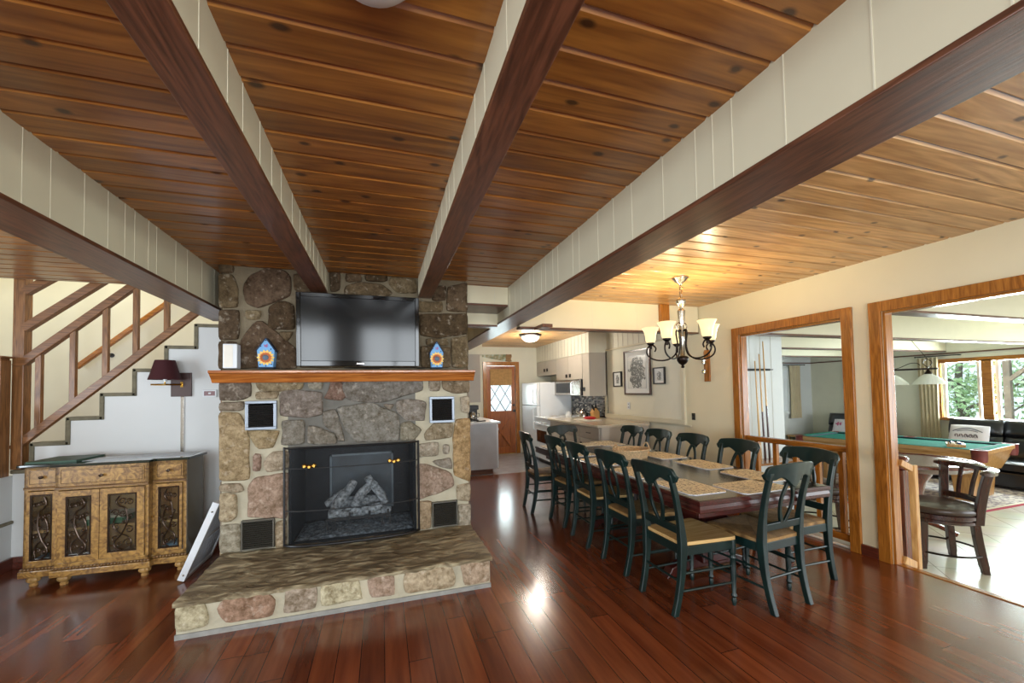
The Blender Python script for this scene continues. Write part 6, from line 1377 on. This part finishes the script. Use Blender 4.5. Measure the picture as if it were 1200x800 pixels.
sofa('black leather loveseat in the far corner holding the pink-flowered cushion', 5.72, 7.45, 2)
sofa('long black leather sofa under the wide window with the lettered cushion', 2.55, 5.20, 3)
# cushions
def print_mat(name, base, marks, sc_, th):
    m, nt, b = mk(name); tc = nd(nt, 'ShaderNodeTexCoord'); n1 = nd(nt, 'ShaderNodeTexNoise'); n1.inputs['Scale'].default_value = sc_; n1.inputs['Distortion'].default_value = 1.5; lk(nt, tc.outputs['Object'], n1.inputs['Vector'])
    r = nd(nt, 'ShaderNodeValToRGB'); e = r.color_ramp.elements; e[0].position = th; e[0].color = rgb(base); e[1].position = th+.05; e[1].color = rgb(marks); lk(nt, n1.outputs['Fac'], r.inputs[0]); lk(nt, r.outputs[0], b.inputs['Base Color']); S(b, Roughness=.9); return m
m_pil = paint('white_cushion_cloth', '#dcd8e0', .9, var=.03)
def cushion(label, y, z, w_, h, kind, x=10.36):
    t = thing('cushion', label, 'cushion', (x, y, z), 0, 'printed cushions on the sofas'); mt = Matrix.Rotation(math.radians(-72), 3, 'Y')
    MB().pillow(h, w_, .12, (0, 0, h/2*.95), 12, mat=mt, edge=.12).build('cover', m_pil, t, smooth=True)
    mp_ = lambda u, v: tuple(mt @ Vector((v+.09, u, .068-.03*((u/(w_/2))**2+((v+.09)/(h/2))**2)*.5)) + Vector((0, 0, h/2*.95)))
    if kind == 'flower':
        f = MB()
        for k_ in range(5): a = 2*PI*k_/5; f.tube([mp_(.10+.045*math.cos(a)*s_+.03*math.cos(a), .03+.05*math.sin(a)*s_) for s_ in (0, .5, 1)], [.012, .018, .006], 6)
        f.build('flower_print', paint('flower_pink', '#b2587c', .9, var=.3, nscale=30), t)
        g = MB(); 
        for s_ in range(5): g.tube([mp_(-.06-.03*s_, -.08+.02*s_), mp_(-.10-.01*s_, .06+.01*s_)], .004, 5)
        g.build('leaf_print', paint('leaf_grey', '#7d7d90', .9), t)
    else:
        f = MB(); f.tube([mp_(u, .10-.9*abs(u)**1.6) for u in [(-.20+.4*i/20) for i in range(21)]], .006, 6); f.tube([mp_(u, .06-.7*abs(u)**1.6) for u in [(-.14+.28*i/20) for i in range(21)]], .0045, 6)
        f.build('arched_roof_print', m_navy, t)
        g = MB(); rr2 = random.Random(2)
        for i in range(5):
            c = .13-.065*i; ph = rr2.uniform(0, 6)
            g.tube([mp_(c+.026*math.cos(ph+k*.9)*(1+.3*math.sin(k)), -.05+.035*math.sin(ph+k*1.3)) for k in range(9)], .0045, 5)
        g.build('letter_print', paint('letter_plum', '#4b3448', .9), t)
cushion('white cushion with a pink flower print on the loveseat', 6.72, SF+.53, .50, .50, 'flower')
cushion('white cushion with an arched print and lettering on the long sofa', 4.60, SF+.53, .54, .52, 'roof')
sd = thing('side_table', 'small pale side table in the corner beside the loveseat', 'side table', (10.20, 7.68, SF)); MB().box(-.22, -.18, .52, .22, .18, .56).build('top', m_oak, sd, bevel=.006)
for x in (-.18, .18):
    for y in (-.14, .14): MB().box(x-.02, y-.02, 0, x+.02, y+.02, .52).build('leg', m_oak, sd, bevel=.003)

# ================================================================ OUTSIDE THE SUNROOM WINDOWS
m_grass = paint('grass_ground', '#6c8a4c', .95, var=.3, nscale=3)
struct('ground', MB().box(11.3, -6, -1.2, 40, 24, -1.1), m_grass)
m_leaf = []
for i, c in enumerate(('#b4cf92', '#cfe2b4', '#8fb078')):
    m, nt, b = mk('leaves_%d' % i); b.inputs['Base Color'].default_value = rgb(c); S(b, Roughness=.6); b.inputs['Transmission Weight'].default_value = 0; m_leaf.append(m)
m_bark = paint('tree_bark', '#6a5a50', .9, var=.4, nscale=12, bump=1)
def tree(x, y, h, r, zc, seed, label, name='leafy_tree', nleaf=2600):
    t = thing(name, label, 'tree', (x, y, -1.1), 0, 'trees outside the sunroom windows'); rr = random.Random(seed)
    tr = MB(); tr.tube(smooth_path([(0, 0, 0), (.1, .05, h*.3), (-.05, .1, h*.6), (.1, 0, h)]), [.16*(1-.7*i/18) for i in range(19)], 9)
    for i in range(9):
        a = rr.uniform(0, 2*PI); z = h*rr.uniform(.3, .9); L = rr.uniform(.6, 1.0)*r; tr.tube(smooth_path([(0, 0, z), (math.cos(a)*L*.5, math.sin(a)*L*.5, z+.25*L), (math.cos(a)*L, math.sin(a)*L, z+.7*L)], 3), [.05, .045, .04, .035, .028, .02, .012], 6)
    tr.build('trunk', m_bark, t, smooth=True)
    lf = MB()
    for _ in range(nleaf):
        d = Vector((rr.gauss(0, 1), rr.gauss(0, 1), rr.gauss(0, 1))).normalized()*r*(rr.random()**.45); p = Vector((d.x, d.y, d.z*1.35+zc)); 
        if noise.noise(p*1.1+Vector((seed, 0, 0))) < -.12 or p.z < .2: continue
        u = Vector((rr.gauss(0, 1), rr.gauss(0, 1), rr.gauss(0, 1))).normalized(); v = u.orthogonal().normalized(); s_ = rr.uniform(.05, .11); lf.cur = rr.randrange(3)
        lf.add([p-u*s_, p+v*s_*.55, p+u*s_, p-v*s_*.55], [(0, 1, 2, 3)])
    lf.build('foliage', m_leaf, t)
tree(15.5, 6.9, 4.2, 1.5, 2.3, 1, 'light green leafy tree left in the wide sunroom window')
tree(16.0, 3.3, 4.0, 1.7, 2.5, 2, 'bushy green tree right of the window post')
tree(18.5, 5.4, 5.0, 1.9, 2.6, 3, 'taller leafy tree behind the two nearer ones')
tree(14.2, .6, 3.6, 1.2, 2.2, 4, 'green shrubby tree at the right edge outside the window')
dp = thing('deck_post', 'brown deck post with a diagonal brace outside the sunroom window', 'post', (12.2, 4.78, -1.1)); MB().box(-.05, -.05, 0, .05, .05, 3.4).build('post', m_bark, dp, bevel=.005); MB().bar((0, -.02, 2.6), (0, -.72, 3.25), .07, .09, (1, 0, 0)).build('brace', m_bark, dp, bevel=.004)
